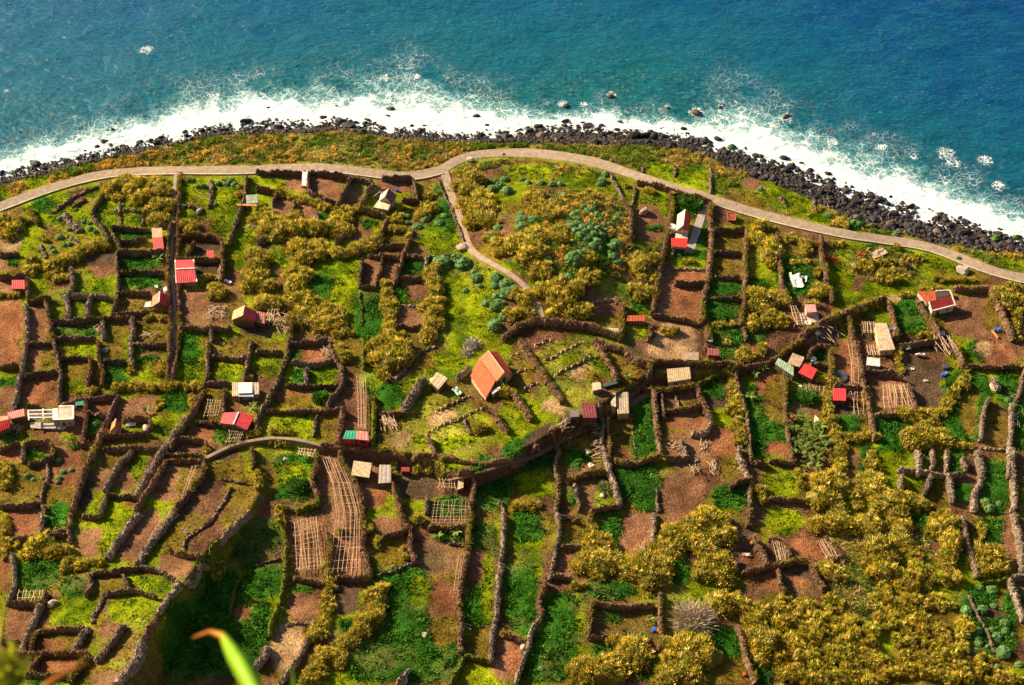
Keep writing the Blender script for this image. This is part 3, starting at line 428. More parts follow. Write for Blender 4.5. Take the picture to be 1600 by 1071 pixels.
# ------------------------------------------------------------------ sea
X, Y, F = grid(axis(-190, 190, 1.0, -20000, 20000, 1.22), axis(372, 600, 1.0, 340, 30000, 1.22))
keep = None
S = Y-interp(X, shx, shy); FO = np.maximum(interp(X, fox, foy)-interp(X, shx, shy), 4)
ft = S/FO
sx_, sy_ = to_px(X, Y, 0)
near = (S > -14) & (S < 250)
wz = np.where(near, (fbm(X, Y*1.6, 9, 121, 4)-.5)*.9, 0)*np.clip(S/12, 0, 1)
foamh = (1-sstep(.55, 1.15, ft+(fbm(X, Y, 7, 131, 3)-.5)*.9))*near
wz = wz+foamh*fbm(X, Y, 3.2, 141, 3)*.55*np.clip((S+2)/5, 0, 1)
blob = np.zeros(len(X))
for bx, by, br in [(230,78,15),(955,148,12),(1088,174,16),(1228,185,17),(1478,240,20),(335,153,14),(880,163,12),(912,164,10),(1042,168,8),(1124,166,8),(1377,175,5),(180,200,10),(1490,255,16),(1540,250,16),(1430,245,10),(1560,290,14),(1380,230,12),(1300,222,14),(600,122,12),(650,120,10),(10,142,6)]:
    x0, y0 = on_plane(bx, by, 0); rr = br*.17
    blob = np.maximum(blob, np.exp(-(((X-x0)/rr)**2+((Y-y0)/(rr*1.0))**2)**1.2))
me = build('sea', np.stack([X, Y, wz], 1), F, M['road'], smooth=True)
tag(me, kind='structure')
a = me.data.attributes.new('ft', 'FLOAT', 'POINT'); a.data.foreach_set('value', ft.astype(np.float32))
a = me.data.attributes.new('blob', 'FLOAT', 'POINT'); a.data.foreach_set('value', blob.astype(np.float32))
a = me.data.attributes.new('off', 'FLOAT', 'POINT'); a.data.foreach_set('value', S.astype(np.float32))
m = bpy.data.materials.new('sea_water'); m.use_nodes = True; nt = m.node_tree; n = nt.nodes; l = nt.links
p = n['Principled BSDF']; me.data.materials[0] = m
class NN:
    """tiny node shorthand"""
    def __init__(s, nt): s.n = nt.nodes; s.l = nt.links
    def inp(s, sock, v):
        if hasattr(v, 'is_output'): s.l.new(v, sock)
        else: sock.default_value = v
    def math(s, op, a, b=0.0, clamp=False):
        q = s.n.new('ShaderNodeMath'); q.operation = op; q.use_clamp = clamp; s.inp(q.inputs[0], a); s.inp(q.inputs[1], b); return q.outputs[0]
    def rng(s, v, a, b, c=0., d=1.):
        q = s.n.new('ShaderNodeMapRange'); q.interpolation_type = 'SMOOTHSTEP'; s.inp(q.inputs[0], v)
        for i, t in enumerate((a, b, c, d)): q.inputs[1+i].default_value = t
        return q.outputs[0]
    def noise(s, vec, scale, det=4, rough=.55, dist=0.):
        q = s.n.new('ShaderNodeTexNoise'); s.l.new(vec, q.inputs['Vector']); q.inputs['Scale'].default_value = scale
        q.inputs['Detail'].default_value = det; q.inputs['Roughness'].default_value = rough; q.inputs['Distortion'].default_value = dist; return q.outputs[0]
    def vor(s, vec, scale, feat='F1', out='Distance'):
        q = s.n.new('ShaderNodeTexVoronoi'); s.l.new(vec, q.inputs['Vector']); q.inputs['Scale'].default_value = scale; q.feature = feat; return q.outputs[out]
    def mapv(s, vec, sc=(1,1,1), rot=(0,0,0)):
        q = s.n.new('ShaderNodeMapping'); s.l.new(vec, q.inputs[0]); q.inputs['Scale'].default_value = sc; q.inputs['Rotation'].default_value = rot; return q.outputs[0]
    def mix(s, f, a, b):
        q = s.n.new('ShaderNodeMix'); q.data_type = 'RGBA'; s.inp(q.inputs[0], f); s.inp(q.inputs[6], a); s.inp(q.inputs[7], b); return q.outputs[2]
    def attr(s, nm):
        q = s.n.new('ShaderNodeAttribute'); q.attribute_name = nm; return q.outputs['Fac']
N = NN(nt)
pos = n.new('ShaderNodeNewGeometry').outputs['Position']
A_ft, A_bl, A_off = N.attr('ft'), N.attr('blob'), N.attr('off')
flow = N.mapv(pos, (1, 1.7, 1), (0, 0, .25))
# water body: green-blue shallows to deep blue
big = N.noise(pos, .022, 4, .6)
dep = N.math('ADD', A_off, N.math('MULTIPLY', N.math('SUBTRACT', big, .5), 90.))
c = N.mix(N.rng(dep, 5, 80), (.006, .115, .135, 1), (.0008, .072, .175, 1))
c = N.mix(N.rng(dep, 50, 140), c, (.0003, .042, .205, 1))
xs = n.new('ShaderNodeSeparateXYZ'); l.new(pos, xs.inputs[0])
c = N.mix(N.rng(xs.outputs[0], 20, -190), c, N.mix(.5, c, (.02, .12, .25, 1)))  # left water paler: sky sheen mixed into its colour
c = N.mix(N.rng(xs.outputs[0], -10, 200), c, N.mix(.55, c, (.0001, .036, .150, 1)))
c = N.mix(N.rng(N.noise(flow, .09, 5, .65), .38, .66), c, N.mix(.4, c, (.006, .12, .19, 1)))
# stones on the sea bed, seen through the shallows
v1 = N.vor(N.mapv(pos, (1, 1.25, 1)), .62); v2 = N.vor(pos, .3)
cell = N.vor(N.mapv(pos, (1, 1.25, 1)), .62, 'F1', 'Color')
shallow = N.math('MULTIPLY', N.rng(N.math('ADD', A_off, N.math('MULTIPLY', big, 30.)), 62, 18), N.rng(N.noise(pos, .06, 3), .3, .5))
st = N.math('MULTIPLY', N.rng(v1, .62, .25), shallow)
sc_ = n.new('ShaderNodeSeparateColor'); l.new(cell, sc_.inputs[0])
c = N.mix(N.math('MULTIPLY', st, .85), c, N.mix(N.rng(sc_.outputs[0], .35, .95), (.006, .035, .038, 1), (.075, .19, .155, 1)))
c = N.mix(N.math('MULTIPLY', N.math('MULTIPLY', N.rng(N.noise(pos, .12, 2), .66, .74), shallow), .5), c, (.10, .085, .045, 1))
# fine pale wave flecks: sky glints on wavelets, painted into the colour
fl = N.math('MULTIPLY', N.rng(N.noise(N.mapv(pos, (.9, 2.6, 1), (0, 0, .35)), .9, 6, .72, 1.2), .56, .74), N.rng(N.noise(pos, .03, 3), .3, .65))
c = N.mix(N.math('MULTIPLY', fl, .8), c, (.26, .36, .42, 1))
d2 = N.rng(N.noise(N.mapv(pos, (.8, 2.0, 1), (0, 0, .3)), .5, 6, .7, .8), .40, .62)
c = N.mix(N.math('MULTIPLY', N.math('SUBTRACT', 1., d2), .32), c, (.001, .02, .05, 1))
spk = N.math('MULTIPLY', N.rng(N.noise(pos, 1.1, 3, .8, 1.5), .74, .78), N.rng(N.noise(pos, .035, 3), .52, .66))
# foam: solid near the rocks, breaking up into lace seaward
warp = n.new('ShaderNodeVectorMath'); warp.operation = 'ADD'; l.new(pos, warp.inputs[0])
wn_ = n.new('ShaderNodeTexNoise'); l.new(pos, wn_.inputs['Vector']); wn_.inputs['Scale'].default_value = .22; wn_.inputs['Detail'].default_value = 4
ws = n.new('ShaderNodeVectorMath'); ws.operation = 'SCALE'; ws.inputs['Scale'].default_value = 5.; l.new(wn_.outputs['Color'], ws.inputs[0]); l.new(ws.outputs[0], warp.inputs[1])
wp = warp.outputs[0]
lace = N.vor(wp, .42, 'DISTANCE_TO_EDGE'); lace2 = N.vor(wp, 1.1, 'DISTANCE_TO_EDGE')
ln_ = N.math('MAXIMUM', N.rng(lace, .10, .0), N.math('MULTIPLY', N.rng(lace2, .14, .0), .8))
nf = N.noise(wp, .17, 5, .62); nf2 = N.noise(wp, .7, 4, .6)
q = N.math('ADD', A_ft, N.math('MULTIPLY', N.math('SUBTRACT', nf, .5), 2.6))
q = N.math('ADD', q, N.math('MULTIPLY', N.math('SUBTRACT', nf2, .5), .5))
body = N.rng(q, 1.05, .68)
lacez = N.math('MULTIPLY', N.rng(q, 1.9, .85), N.rng(ln_, .2, .95))
veil = N.math('MULTIPLY', N.rng(q, 1.35, .7), .35)
bl = N.rng(N.math('ADD', N.math('MULTIPLY', A_bl, .75), N.math('ADD', N.math('MULTIPLY', nf2, .9), N.math('MULTIPLY', ln_, .25))), .92, 1.22)
bl = N.math('MULTIPLY', bl, N.rng(A_bl, .05, .25))
bl = N.math('MULTIPLY', N.math('MULTIPLY', bl, N.rng(lace2, .24, .06)), .8)
stray = N.math('MULTIPLY', N.math('MULTIPLY', N.rng(q, 3.4, 1.2), N.rng(N.noise(pos, .07, 3), .42, .6)), N.rng(ln_, .5, 1.))
foam = N.math('MAXIMUM', N.math('MAXIMUM', body, lacez), N.math('MAXIMUM', N.math('MAXIMUM', veil, bl), N.math('MAXIMUM', spk, N.math('MULTIPLY', stray, .6))), True)
teal = N.mix(N.rng(q, 2.0, 1.0), c, (.03, .19, .23, 1))
c = N.mix(foam, teal, N.mix(N.rng(N.noise(wp, .35, 4, .6), .42, .62), (.50, .62, .68, 1), (.84, .86, .88, 1)))
l.new(c, p.inputs['Base Color'])
l.new(N.rng(foam, .1, .8, .16, .85), p.inputs['Roughness'])
p.inputs['IOR'].default_value = 1.33; p.inputs['Specular IOR Level'].default_value = .16
hgt = N.math('ADD', N.math('MULTIPLY', N.noise(flow, .35, 6, .6, .5), 1.4), N.math('MULTIPLY', N.noise(N.mapv(pos, (1, 2.2, 1), (0, 0, .3)), 1.4, 5, .65), .35))
hgt = N.math('ADD', hgt, N.math('MULTIPLY', foam, N.math('MULTIPLY', nf2, .35)))
b = n.new('ShaderNodeBump'); b.inputs['Distance'].default_value = .55; b.inputs['Strength'].default_value = .8; l.new(hgt, b.inputs['Height']); l.new(b.outputs[0], p.inputs['Normal'])

# ------------------------------------------------------------------ roads
def smooth_line(P_, it=2):
    P_ = np.array(P_, float)
    for _ in range(it):
        Q = [P_[0]]
        for a_, b_ in zip(P_[:-1], P_[1:]): Q += [a_*.75+b_*.25, a_*.25+b_*.75]
        Q.append(P_[-1]); P_ = np.array(Q)
    return P_
def resample(P_, step):
    d = np.r_[0, np.cumsum(np.linalg.norm(np.diff(P_, axis=0), axis=1))]
    nseg = max(1, int(round(d[-1]/step))); t = np.linspace(0, d[-1], nseg+1)
    return np.stack([np.interp(t, d, P_[:, k]) for k in range(P_.shape[1])], 1)
def normals2(P_):
    T = np.gradient(P_, axis=0); T /= np.linalg.norm(T, axis=1)[:, None]+1e-9
    return np.stack([-T[:, 1], T[:, 0]], 1), T
def ribbon(name, line, width, color, lift=.22, parent=None, material=None, offs=0.0, thick=.5):
    x, y, z = at(*np.array(line, float).T)
    Q = resample(smooth_line(np.stack([x, y], 1)), 1.0); Nn, T = normals2(Q)
    Q = Q+Nn*offs
    V = []
    zc = height(Q[:, 0], Q[:, 1])
    k = 9; pad = np.pad(zc, k//2, mode='edge'); zc = np.convolve(pad, np.ones(k)/k, 'valid')
    wob = 1+.22*(vnoise(np.arange(len(Q)), np.zeros(len(Q)), 4, 200)-.5)
    L_ = Q+Nn*(width/2*wob)[:, None]; R_ = Q-Nn*(width/2*wob)[:, None]
    zt = zc+lift
    V = np.concatenate([np.c_[L_, zt-thick], np.c_[L_, zt], np.c_[Q, zt+.02], np.c_[R_, zt], np.c_[R_, zt-thick]])
    nn = len(Q); i = np.arange(nn-1)
    F = np.concatenate([np.stack([i+k_*nn, i+1+k_*nn, i+1+(k_+1)*nn, i+(k_+1)*nn], 1) for k_ in range(4)])
    return build(name, V, F, material or M['road'], np.tile(color, (len(V), 1)), parent=parent)
for nm, ln, wd, col in ROADS:
    r = ribbon(nm, ln, wd, col, lift=.3 if nm == 'coast_road' else .18 if nm != 'wall_top_path' else .7, thick=.6 if nm != 'wall_top_path' else 1.4); tag(r, kind='structure')
    if nm == 'coast_road': road_ob = r
e = ribbon('kerb', [p_ for p_ in ROADS[0][1] if p_[0] <= 690], .3, (.50,.43,.36), .42, offs=-1.85, parent=road_ob)
e = ribbon('kerb', [p_ for p_ in ROADS[0][1] if p_[0] >= 1080], .3, (.50,.43,.36), .42, offs=-1.85, parent=road_ob)
# ================================================================== LABELS THAT SINGLE OUT ONE THING
LAND = [(768,585,'the large orange-roofed house'),(1067,350,'the white and red gabled house'),(246,373,'the narrow orange and pink roofed shed'),
 (290,424,'the square crimson-roofed hut by the footpath'),(328,398,'the tiny red shed roof'),(251,468,'the red gabled hut with white tank'),(382,488,'the crimson gable beside a stick heap'),
 (29,445,'the small crimson roof at the left edge'),(606,310,'the beige and maroon gabled cottage'),(477,281,'the white leaning slab by the road'),(392,312,'the grey-green roof with orange beam'),
 (5,655,'the long red roof at the left edge'),(102,645,'the flat pink-roofed house with terrace'),(181,667,'the tiny orange gabled hut'),(367,657,'the wide red ribbed roof'),
 (384,608,'the white-panelled beige roof'),(686,597,'the square beige roof with junk'),(556,688,'the green and pink roofed red shed'),(565,735,'the cream corrugated hut below the walkway'),
 (601,742,'the pale grey roof by the yellow bush'),(480,709,'the roofless ruin under the walkway'),(719,755,'the small leaning beige roof'),(1060,587,'the cream ribbed roof in the sunken lane'),
 (1081,557,'the grey-brown flat roof'),(1115,555,'the small maroon box shed'),(970,632,'the L-shaped rusty cream shed'),(920,643,'the dark maroon roof'),(932,604,'the tiny cream roof on the terrace edge'),
 (1226,575,'the sage green roof'),(1262,582,'the tilted bright red roof'),(1312,617,'the small upright bright red roof'),(1384,527,'the flat beige roof with cream front'),(1365,566,'the pale grey slab roof'),
 (1463,470,'the open orange and dark red hut'),(1267,482,'the small pink roof by the patio'),(1474,545,'the thatch of pale sticks'),(994,502,'the rusty red coop with grille'),(1143,340,'the rusty box by the road'),
 (955,518,'the grey slab roof on the bend'),(1247,440,'the white tarpaulin'),(1006,331,'the round tan boulder on bare soil'),(535,800,'the big curved vine trellis'),(482,850,'the small vine trellis'),
 (697,268,'the road junction'),(60,302,'the road at the left edge'),(272,340,'the straight footpath'),(845,480,'the end of the side path'),(1530,418,'the road at the right edge'),(1400,378,'the pale road on the right'),
 (1085,958,'the grey leafless bush'),(1020,985,'the blue drum under the hedge'),(230,669,'the round pale ball on the wall'),(895,245,'the top of the road bend'),(450,264,'the straight road above the plots'),
 (1240,855,'the red-soil frame plots'),(1265,690,'the banana grove'),(1480,740,'the ladder of small pale-walled plots'),(50,930,'the white lattice gate'),(90,805,'the bright green square crop'),(60,890,'the dark green round crop'),
 (430,740,'the big shaded green plot'),(650,940,'the lush green field'),(860,1000,'the lush green strip'),(1060,455,'the bare soil field'),(700,470,'the bright grass slope'),(1440,960,'the golden cane thicket'),(740,890,'the long narrow bare plot'),
 (140,760,'the long dark diagonal wall'),(330,800,'the three slanting plots'),(1590,560,'the right edge of the view'),(0,540,'the left edge of the view'),(500,1071,'the bottom edge of the view'),(930,470,'the green hill')]
pending = []
def later(ob, px, py, base, cat, group=None): pending.append((ob, float(px), float(py), base, cat, group))
ORD = ['nearest', 'second', 'third', 'fourth', 'fifth', 'sixth', 'seventh', 'eighth', 'ninth', 'tenth', 'eleventh', 'twelfth', 'thirteenth', 'fourteenth', 'fifteenth', 'sixteenth', 'seventeenth', 'eighteenth', 'nineteenth', 'twentieth', 'twenty-first', 'twenty-second', 'twenty-third', 'twenty-fourth', 'twenty-fifth', 'twenty-sixth', 'twenty-seventh', 'twenty-eighth']
def finish_labels():
    buckets = {}
    for ob, px, py, base, cat, group in pending:
        best = sorted(LAND, key=lambda q: math.hypot(px-q[0], (py-q[1])*1.25))[0]
        dx, dy = px-best[0], (py-best[1])*1.25; d = math.hypot(dx, dy)
        ang = math.degrees(math.atan2(-dy, dx)) % 360
        rel = ['right of', 'above and right of', 'above', 'above and left of', 'left of', 'below and left of', 'below', 'below and right of'][int((ang+22.5)//45) % 8]
        if d < 22: rel = 'right beside'
        tag(ob, None, cat, group)
        buckets.setdefault((base, rel, best[2]), []).append((d, ob))
    for (base, rel, lm), L in buckets.items():
        L.sort(key=lambda t: t[0])
        for k, (d, ob) in enumerate(L):
            w = '%s %s %s' % (base, rel, lm)
            if len(L) > 1: w = '%s %s' % (ORD[min(k, 27)], w)
            ob['label'] = ' '.join(w.split()[:16])

# ================================================================== WALLS
WC = {'': (.13,.085,.065), 't': (.14,.085,.058), 'm': (.10,.12,.015), 'g': (.20,.155,.125), 'r': (.16,.11,.085), 'f': (.24,.18,.12), 's': (.24,.17,.10)}
WN = {'': ('brown dry stone wall', 'stone wall', 'dry_stone_wall'), 't': ('tan heather-topped wall', 'heather wall', 'heather_wall'), 'm': ('mossy green wall', 'mossy wall', 'mossy_wall'),
      'g': ('greyish brushwood-covered wall', 'brushwood wall', 'brushwood_wall'), 'r': ('low tumbled rubble wall', 'rubble wall', 'rubble_wall'), 'f': ('low faint earth-brown stone edging', 'stone edging', 'stone_edging'), 's': ('stone terrace edge with pale stakes', 'terrace edge', 'terrace_edge')}
SECT = [(-.58,-.5),(-.52,.35),(-.36,.78),(-.12,1.0),(.14,.96),(.36,.74),(.52,.35),(.58,-.5)]
nwall = 0
stake = boxmesh('stake', None); pale_stake = boxmesh('pale_stake', (.62,.50,.38))
def make_wall(line, opts, seed):
    rs = np.random.default_rng(seed)
    kind = [o_ for o_ in opts if o_ in WC and o_]; kind = kind[0] if kind else ''
    w = 1.15; h = {'t': 2.1, '': 1.8, 'm': 1.7, 'g': 1.9, 'r': .8, 'f': .5, 's': .42}[kind]
    for o_ in opts:
        if o_[0] == 'w' and len(o_) > 1: w = float(o_[1:])
        if o_[0] == 'h' and len(o_) > 1: h = float(o_[1:])
    w *= .60
    if kind == 's': w = .5
    if kind == 'r': w *= .9
    P_ = np.array(line); px, py = P_[:, 0], P_[:, 1]+h*3.2
    x, y, z = at(px, py)
    Q = resample(smooth_line(np.stack([x, y], 1), 2), .42)
    if len(Q) < 3: return
    nj = len(Q); wob = (vnoise(np.arange(nj)*.42, np.full(nj, seed*3.3), 2.2, 300)-.5)
    Nn, T = normals2(Q); Q = Q+Nn*(wob*.55)[:, None]
    zc = height(Q[:, 0], Q[:, 1])
    hh = h*(1+.45*(vnoise(np.arange(nj)*.42, np.full(nj, seed*1.7), 2.0, 301)-.5)+.10*rs.normal(size=nj))
    ww = w*(1+.35*(vnoise(np.arange(nj)*.42, np.full(nj, seed*2.9), 3.0, 302)-.5)+.07*rs.normal(size=nj))
    hh[0] *= .6; hh[-1] *= .6
    V = []
    for sx_, sz_ in SECT:
        j = rs.normal(size=(nj, 3))*np.array([.13, .13, .15])*(1 if sz_ > 0 else .2)
        V.append(np.c_[Q+Nn*(sx_*ww)[:, None], zc+np.where(sz_ > 0, sz_*hh, sz_)]+j)
    V = np.concatenate(V); i = np.arange(nj-1); ns = len(SECT)
    F = np.concatenate([np.stack([i+k*nj, i+(k+1)*nj, i+1+(k+1)*nj, i+1+k*nj], 1) for k in range(ns-1)])
    caps = [np.array([[k*nj for k in range(ns)][::-1]]), np.array([[k*nj+nj-1 for k in range(ns)]])]
    V = np.concatenate([V])
    base = np.array(WC[kind])*(.85+.3*rs.random())
    cols = np.tile(base, (len(V), 1))*(.75+.5*rs.random((len(V), 1)))
    if kind in ('g', 't', ''):       # lichen and dust on the stones, in blotches
        bl_ = vnoise(V[:, 0], V[:, 1], 3.5, 310)[:, None]; cols = np.where(bl_ > .62, cols*1.35, cols)
    mid = nj//2; loc = (float(Q[mid, 0]), float(Q[mid, 1]), float(zc[mid]))
    ob = build(WN[kind][2], V, [F]+caps, M['wall'], cols, loc=loc)
    # dry twigs bristling along the top
    dens = {'t': 80, '': 55, 'm': 60, 'g': 80, 'r': 10, 'f': 6, 's': 8}[kind]
    nb = int(nj*.42*dens*(.5+w*.5))
    ii = rs.integers(0, nj-1, nb); fr = rs.random(nb); cross = rs.uniform(-.52, .52, nb)
    c_ = Q[ii]*(1-fr)[:, None]+Q[ii+1]*fr[:, None]+Nn[ii]*(cross*ww[ii])[:, None]
    top = hh[ii]*(1-.5*np.abs(cross)**2*4*.8)
    Pp = np.c_[c_, zc[ii]+np.maximum(top-.15, .1)]
    D = np.c_[Nn[ii]*cross[:, None]*1.6+rs.normal(size=(nb, 2))*.45, np.abs(rs.normal(size=nb))*.6+.45]; D /= np.linalg.norm(D, axis=1)[:, None]
    V, F = tris(Pp, D, rs.uniform(.25, .7, nb)*(1.15 if kind in 'tg' and kind else .7), rs.uniform(.04, .09, nb), rs)
    bc = {'t': (.38,.235,.125), '': (.33,.22,.145), 'm': (.20,.22,.02), 'g': (.37,.28,.215), 'r': (.2,.17,.05), 'f': (.28,.22,.08), 's': (.26,.19,.06)}[kind]
    gold_ = (vnoise(ii*.42, np.full(nb, seed*5.1), 4.5, 340) > .66) & (kind in ('t', '', 'm'))
    V.reshape(nb, 3, 3)[gold_, 2] += (V.reshape(nb, 3, 3)[gold_, 2]-V.reshape(nb, 3, 3)[gold_, 0])*.6
    bcc = np.where(gold_[:, None], np.where(rs.random((nb, 1)) < .4, np.array((.20,.22,.02)), np.array((.46,.34,.05))), np.array(bc))
    cc = np.repeat(bcc*(.55+.9*rs.random((nb, 1))), 3, 0)
    b_ = build('brush_topping', V, F, M['brush'], cc, parent=ob, loc=loc); b_['kind'] = 'stuff'; b_.location = (0, 0, 0)
    ang = math.degrees(math.atan2(py[-1]-py[0], px[-1]-px[0])) % 180
    run = 'crosswise' if ang < 25 or ang > 155 else 'downhill' if 65 < ang < 115 else 'slanting'
    ext = math.hypot(px[-1]-px[0], py[-1]-py[0])
    size = 'short' if ext < 28 else 'long' if ext > 75 else ''
    m_ = len(px)//2
    later(ob, px.mean(), py.mean(), ' '.join((size+' '+WN[kind][0]+(' running '+run)).split()), WN[kind][1], 'field walls between the plots')
    if kind == 's':
        L_ = resample(Q, 1.75)
        for q_ in L_:
            s_ = put('stake', pale_stake, ob, (q_[0]-loc[0]+rs.normal()*.15-.3, q_[1]-loc[1]-.75, float(height(q_[0], q_[1]-.75))-loc[2]-.1), (rs.normal()*.06, rs.normal()*.06, rs.random()), (.24, .24, 1.15*rs.uniform(.7, 1.2)))
    return ob
k = 0
for b, spec in WALLS.items():
    ox, oy, sc = BLK[b]
    for w_ in spec.split('|'):
        pts, _, opt = w_.partition(';')
        make_wall(P(pts, ox, oy, sc), opt.split(), k); k += 1
make_wall([(283,268),(279,320),(278,380),(278,440),(281,500),(277,560),(268,604)], ['t', 'w1.0', 'h1.5'], 9001)
make_wall([(266,350),(263,390),(264,440),(267,490),(267,545),(259,600)], ['t', 'w1.2', 'h1.8'], 9002)
# the retaining wall of the amphitheatre and its lane
make_wall([(500,694),(540,702),(600,708),(660,709),(705,716),(745,724)], ['t', 'w1.3', 'h1.2'], 9003)
make_wall([(745,724),(785,722),(815,714),(850,696),(890,673),(925,655)], ['t', 'w1.6', 'h1.0'], 9004)
make_wall([(925,655),(955,635),(990,612),(1012,590),(1016,575)], ['t', 'w1.8', 'h1.6'], 9005)
make_wall([(845,497),(820,505),(800,515),(784,528)], ['t', 'w2.2', 'h2.0'], 9006)
make_wall([(664,594),(652,608),(643,622),(631,642)], ['g', 'w2.4', 'h2.0'], 9007)

# ================================================================== CANES, SPURGE, UNDERGROWTH
def cane_arrays(seed, R=2.5, hgt=2.5, nt=120, nbl=5, lean=.5, cheap=False):
    """one bushy clump of canes: many short sprays of leaves on an uneven, lobed crown"""
    rs = np.random.default_rng(seed)
    lob = [(0, 0, 1.0)]+[(math.cos(a_)*.55, math.sin(a_)*.5, rs.uniform(.45, .75)) for a_ in rs.uniform(0, 6.28, 6)]
    pts = []; 
    while len(pts) < nt:
        lx_, ly_, lr = lob[rs.integers(len(lob))]
        a_ = rs.uniform(0, 6.28); t_ = math.sqrt(rs.random())*1.05
        x_, y_ = lx_+math.cos(a_)*t_*lr*.6, ly_+math.sin(a_)*t_*lr*.6
        r_ = math.hypot(x_, y_)
        z_ = math.sqrt(max(0, 1-(t_*.92)**2))*(.45+.55*lr)*(1-.35*r_)
        pts.append((x_*R, y_*R, z_*hgt*rs.uniform(.8, 1.05)))
    pts = np.array(pts)
    n_ = nt*nbl
    Pb = np.repeat(pts, nbl, 0); Pb = Pb+rs.normal(size=Pb.shape)*.10; Pb[:, 2] -= .45
    out = np.c_[Pb[:, :2]/R*lean, np.zeros(n_)]
    D = out+rs.normal(size=(n_, 3))*.36+np.array([0, 0, 1.15]); D /= np.linalg.norm(D, axis=1)[:, None]
    V, F = (tris if cheap else blades)(Pb, D, rs.uniform(.5, 1.15, n_)*(1.45 if cheap else 1), rs.uniform(.11, .20, n_)*(1.9 if cheap else 1), rs)
    tone = rs.random((nt, 1)); tan = np.array((.78,.60,.19)); olv = np.array((.24,.28,.02)); gold = np.array((.60,.47,.05))
    c_ = np.where(tone < .33, olv, np.where(tone < .7, gold, tan))*(.6+.65*rs.random((nt, 1)))
    cc = np.repeat(np.repeat(c_, nbl, 0), 3 if cheap else 4, 0)
    # inner mass of stems and leaves, coloured darker for the shade between sprays
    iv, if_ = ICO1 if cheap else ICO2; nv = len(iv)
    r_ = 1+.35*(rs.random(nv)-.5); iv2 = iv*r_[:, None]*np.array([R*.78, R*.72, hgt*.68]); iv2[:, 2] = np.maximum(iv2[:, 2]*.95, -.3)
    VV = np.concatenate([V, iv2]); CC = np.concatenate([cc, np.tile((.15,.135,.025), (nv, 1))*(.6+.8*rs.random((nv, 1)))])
    return VV, F, if_+len(V), CC
CANES = []
for s_ in range(10):
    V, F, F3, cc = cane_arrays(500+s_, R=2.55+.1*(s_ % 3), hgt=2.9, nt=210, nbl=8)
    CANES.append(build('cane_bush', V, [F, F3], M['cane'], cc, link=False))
CANE_DATA = [cane_arrays(600+s_, R=2.6, hgt=2.9, nt=95, nbl=7) for s_ in range(6)]
LOW2 = [cane_arrays(670+s_, R=2.4, hgt=2.9, nt=85, nbl=6, cheap=True) for s_ in range(8)]
LOW = [cane_arrays(650+s_, R=2.6, hgt=2.6, nt=34, nbl=6, cheap=True) for s_ in range(6)]
ncane = 0
bush_list = []
def scatter_ellipse(cx, cy, ax, ay, sp, rs):
    out = []
    tries = int(60+ax*ay/sp/sp*40)
    for _ in range(tries):
        a_ = rs.uniform(0, 6.28); t_ = math.sqrt(rs.random())
        x_, y_ = cx+math.cos(a_)*t_*max(ax-4, 2), cy+math.sin(a_)*t_*max(ay-4, 2)
        if all(math.hypot(x_-q[0], (y_-q[1])*1.25) > sp for q in out): out.append((x_, y_))
    return out
rsb = np.random.default_rng(99)
groves = []
for b, spec in GROVE.items():
    ox, oy, sc = BLK[b]
    for s in spec.split('|'):
        q = [float(v) for v in s.split(',')]; cx, cy, ax, ay = ox+q[0]*sc, oy+q[1]*sc, q[2]*sc, q[3]*sc
        small = min(ax, ay)
        R_ = min(3.1, max(1.3, small/5.6))
        sp = R_*6*1.0
        if ax*ay > 260: R_ = 3.1; sp = 17.5
        pts = scatter_ellipse(cx, cy, ax, ay, sp, rsb)
        groves.append((cx, cy, [(x_, y_, R_) for x_, y_ in pts], 'grove' if len(pts) > 1 else 'single'))
for b, spec in HEDGE.items():
    ox, oy, sc = BLK[b]
    for s in spec.split('|'):
        if not s: continue
        pts, _, r_ = s.partition(';'); r_ = float(r_)
        L_ = resample(smooth_line(P(pts, ox, oy, sc), 1), r_*6*.95)
        groves.append((L_[:, 0].mean(), L_[:, 1].mean(), [(x_+rsb.normal()*1, y_+rsb.normal()*1, r_) for x_, y_ in L_], 'hedge'))
allb = []
for gi, (cx, cy, L_, kd) in enumerate(groves):
    A_ = np.array(L_); x, y, z = at(A_[:, 0], A_[:, 1]+A_[:, 2]*1.6)
    for j in range(len(L_)):
        s_ = A_[j, 2]/2.5*rsb.uniform(.85, 1.15); v_ = rsb.uniform(.92, 1.1); h_ = rsb.uniform(.8, 1.15)*(1.2 if s_ < .7 else 1)
        allb.append((s_*s_*(1+A_[j, 1]/2500), kd, A_[j, 0], A_[j, 1], (x[j], y[j], z[j]-.1), rsb.uniform(0, 6.28), (s_*v_, s_, s_*h_), int(rsb.integers(10))))
allb.sort(key=lambda q: -q[0]); print('cane bushes', len(allb))
rest = {}
for k, (_, kd, bx, by, loc_, rz_, sc_3, mi) in enumerate(allb):
    if k < 298:
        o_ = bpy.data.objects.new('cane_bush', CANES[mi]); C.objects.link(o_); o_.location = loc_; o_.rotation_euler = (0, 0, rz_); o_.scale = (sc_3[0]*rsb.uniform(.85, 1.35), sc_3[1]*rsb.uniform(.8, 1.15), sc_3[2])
        later(o_, bx, by, {'hedge': 'tan cane bush in the hedge', 'single': 'lone tan cane clump', 'grove': 'golden tan cane bush'}[kd], 'cane bush', 'tan cane bushes')
    else: rest.setdefault(0, []).append((loc_, rz_, sc_3))
VV, FQ, FT, CC = [], [], [], []; nv = 0
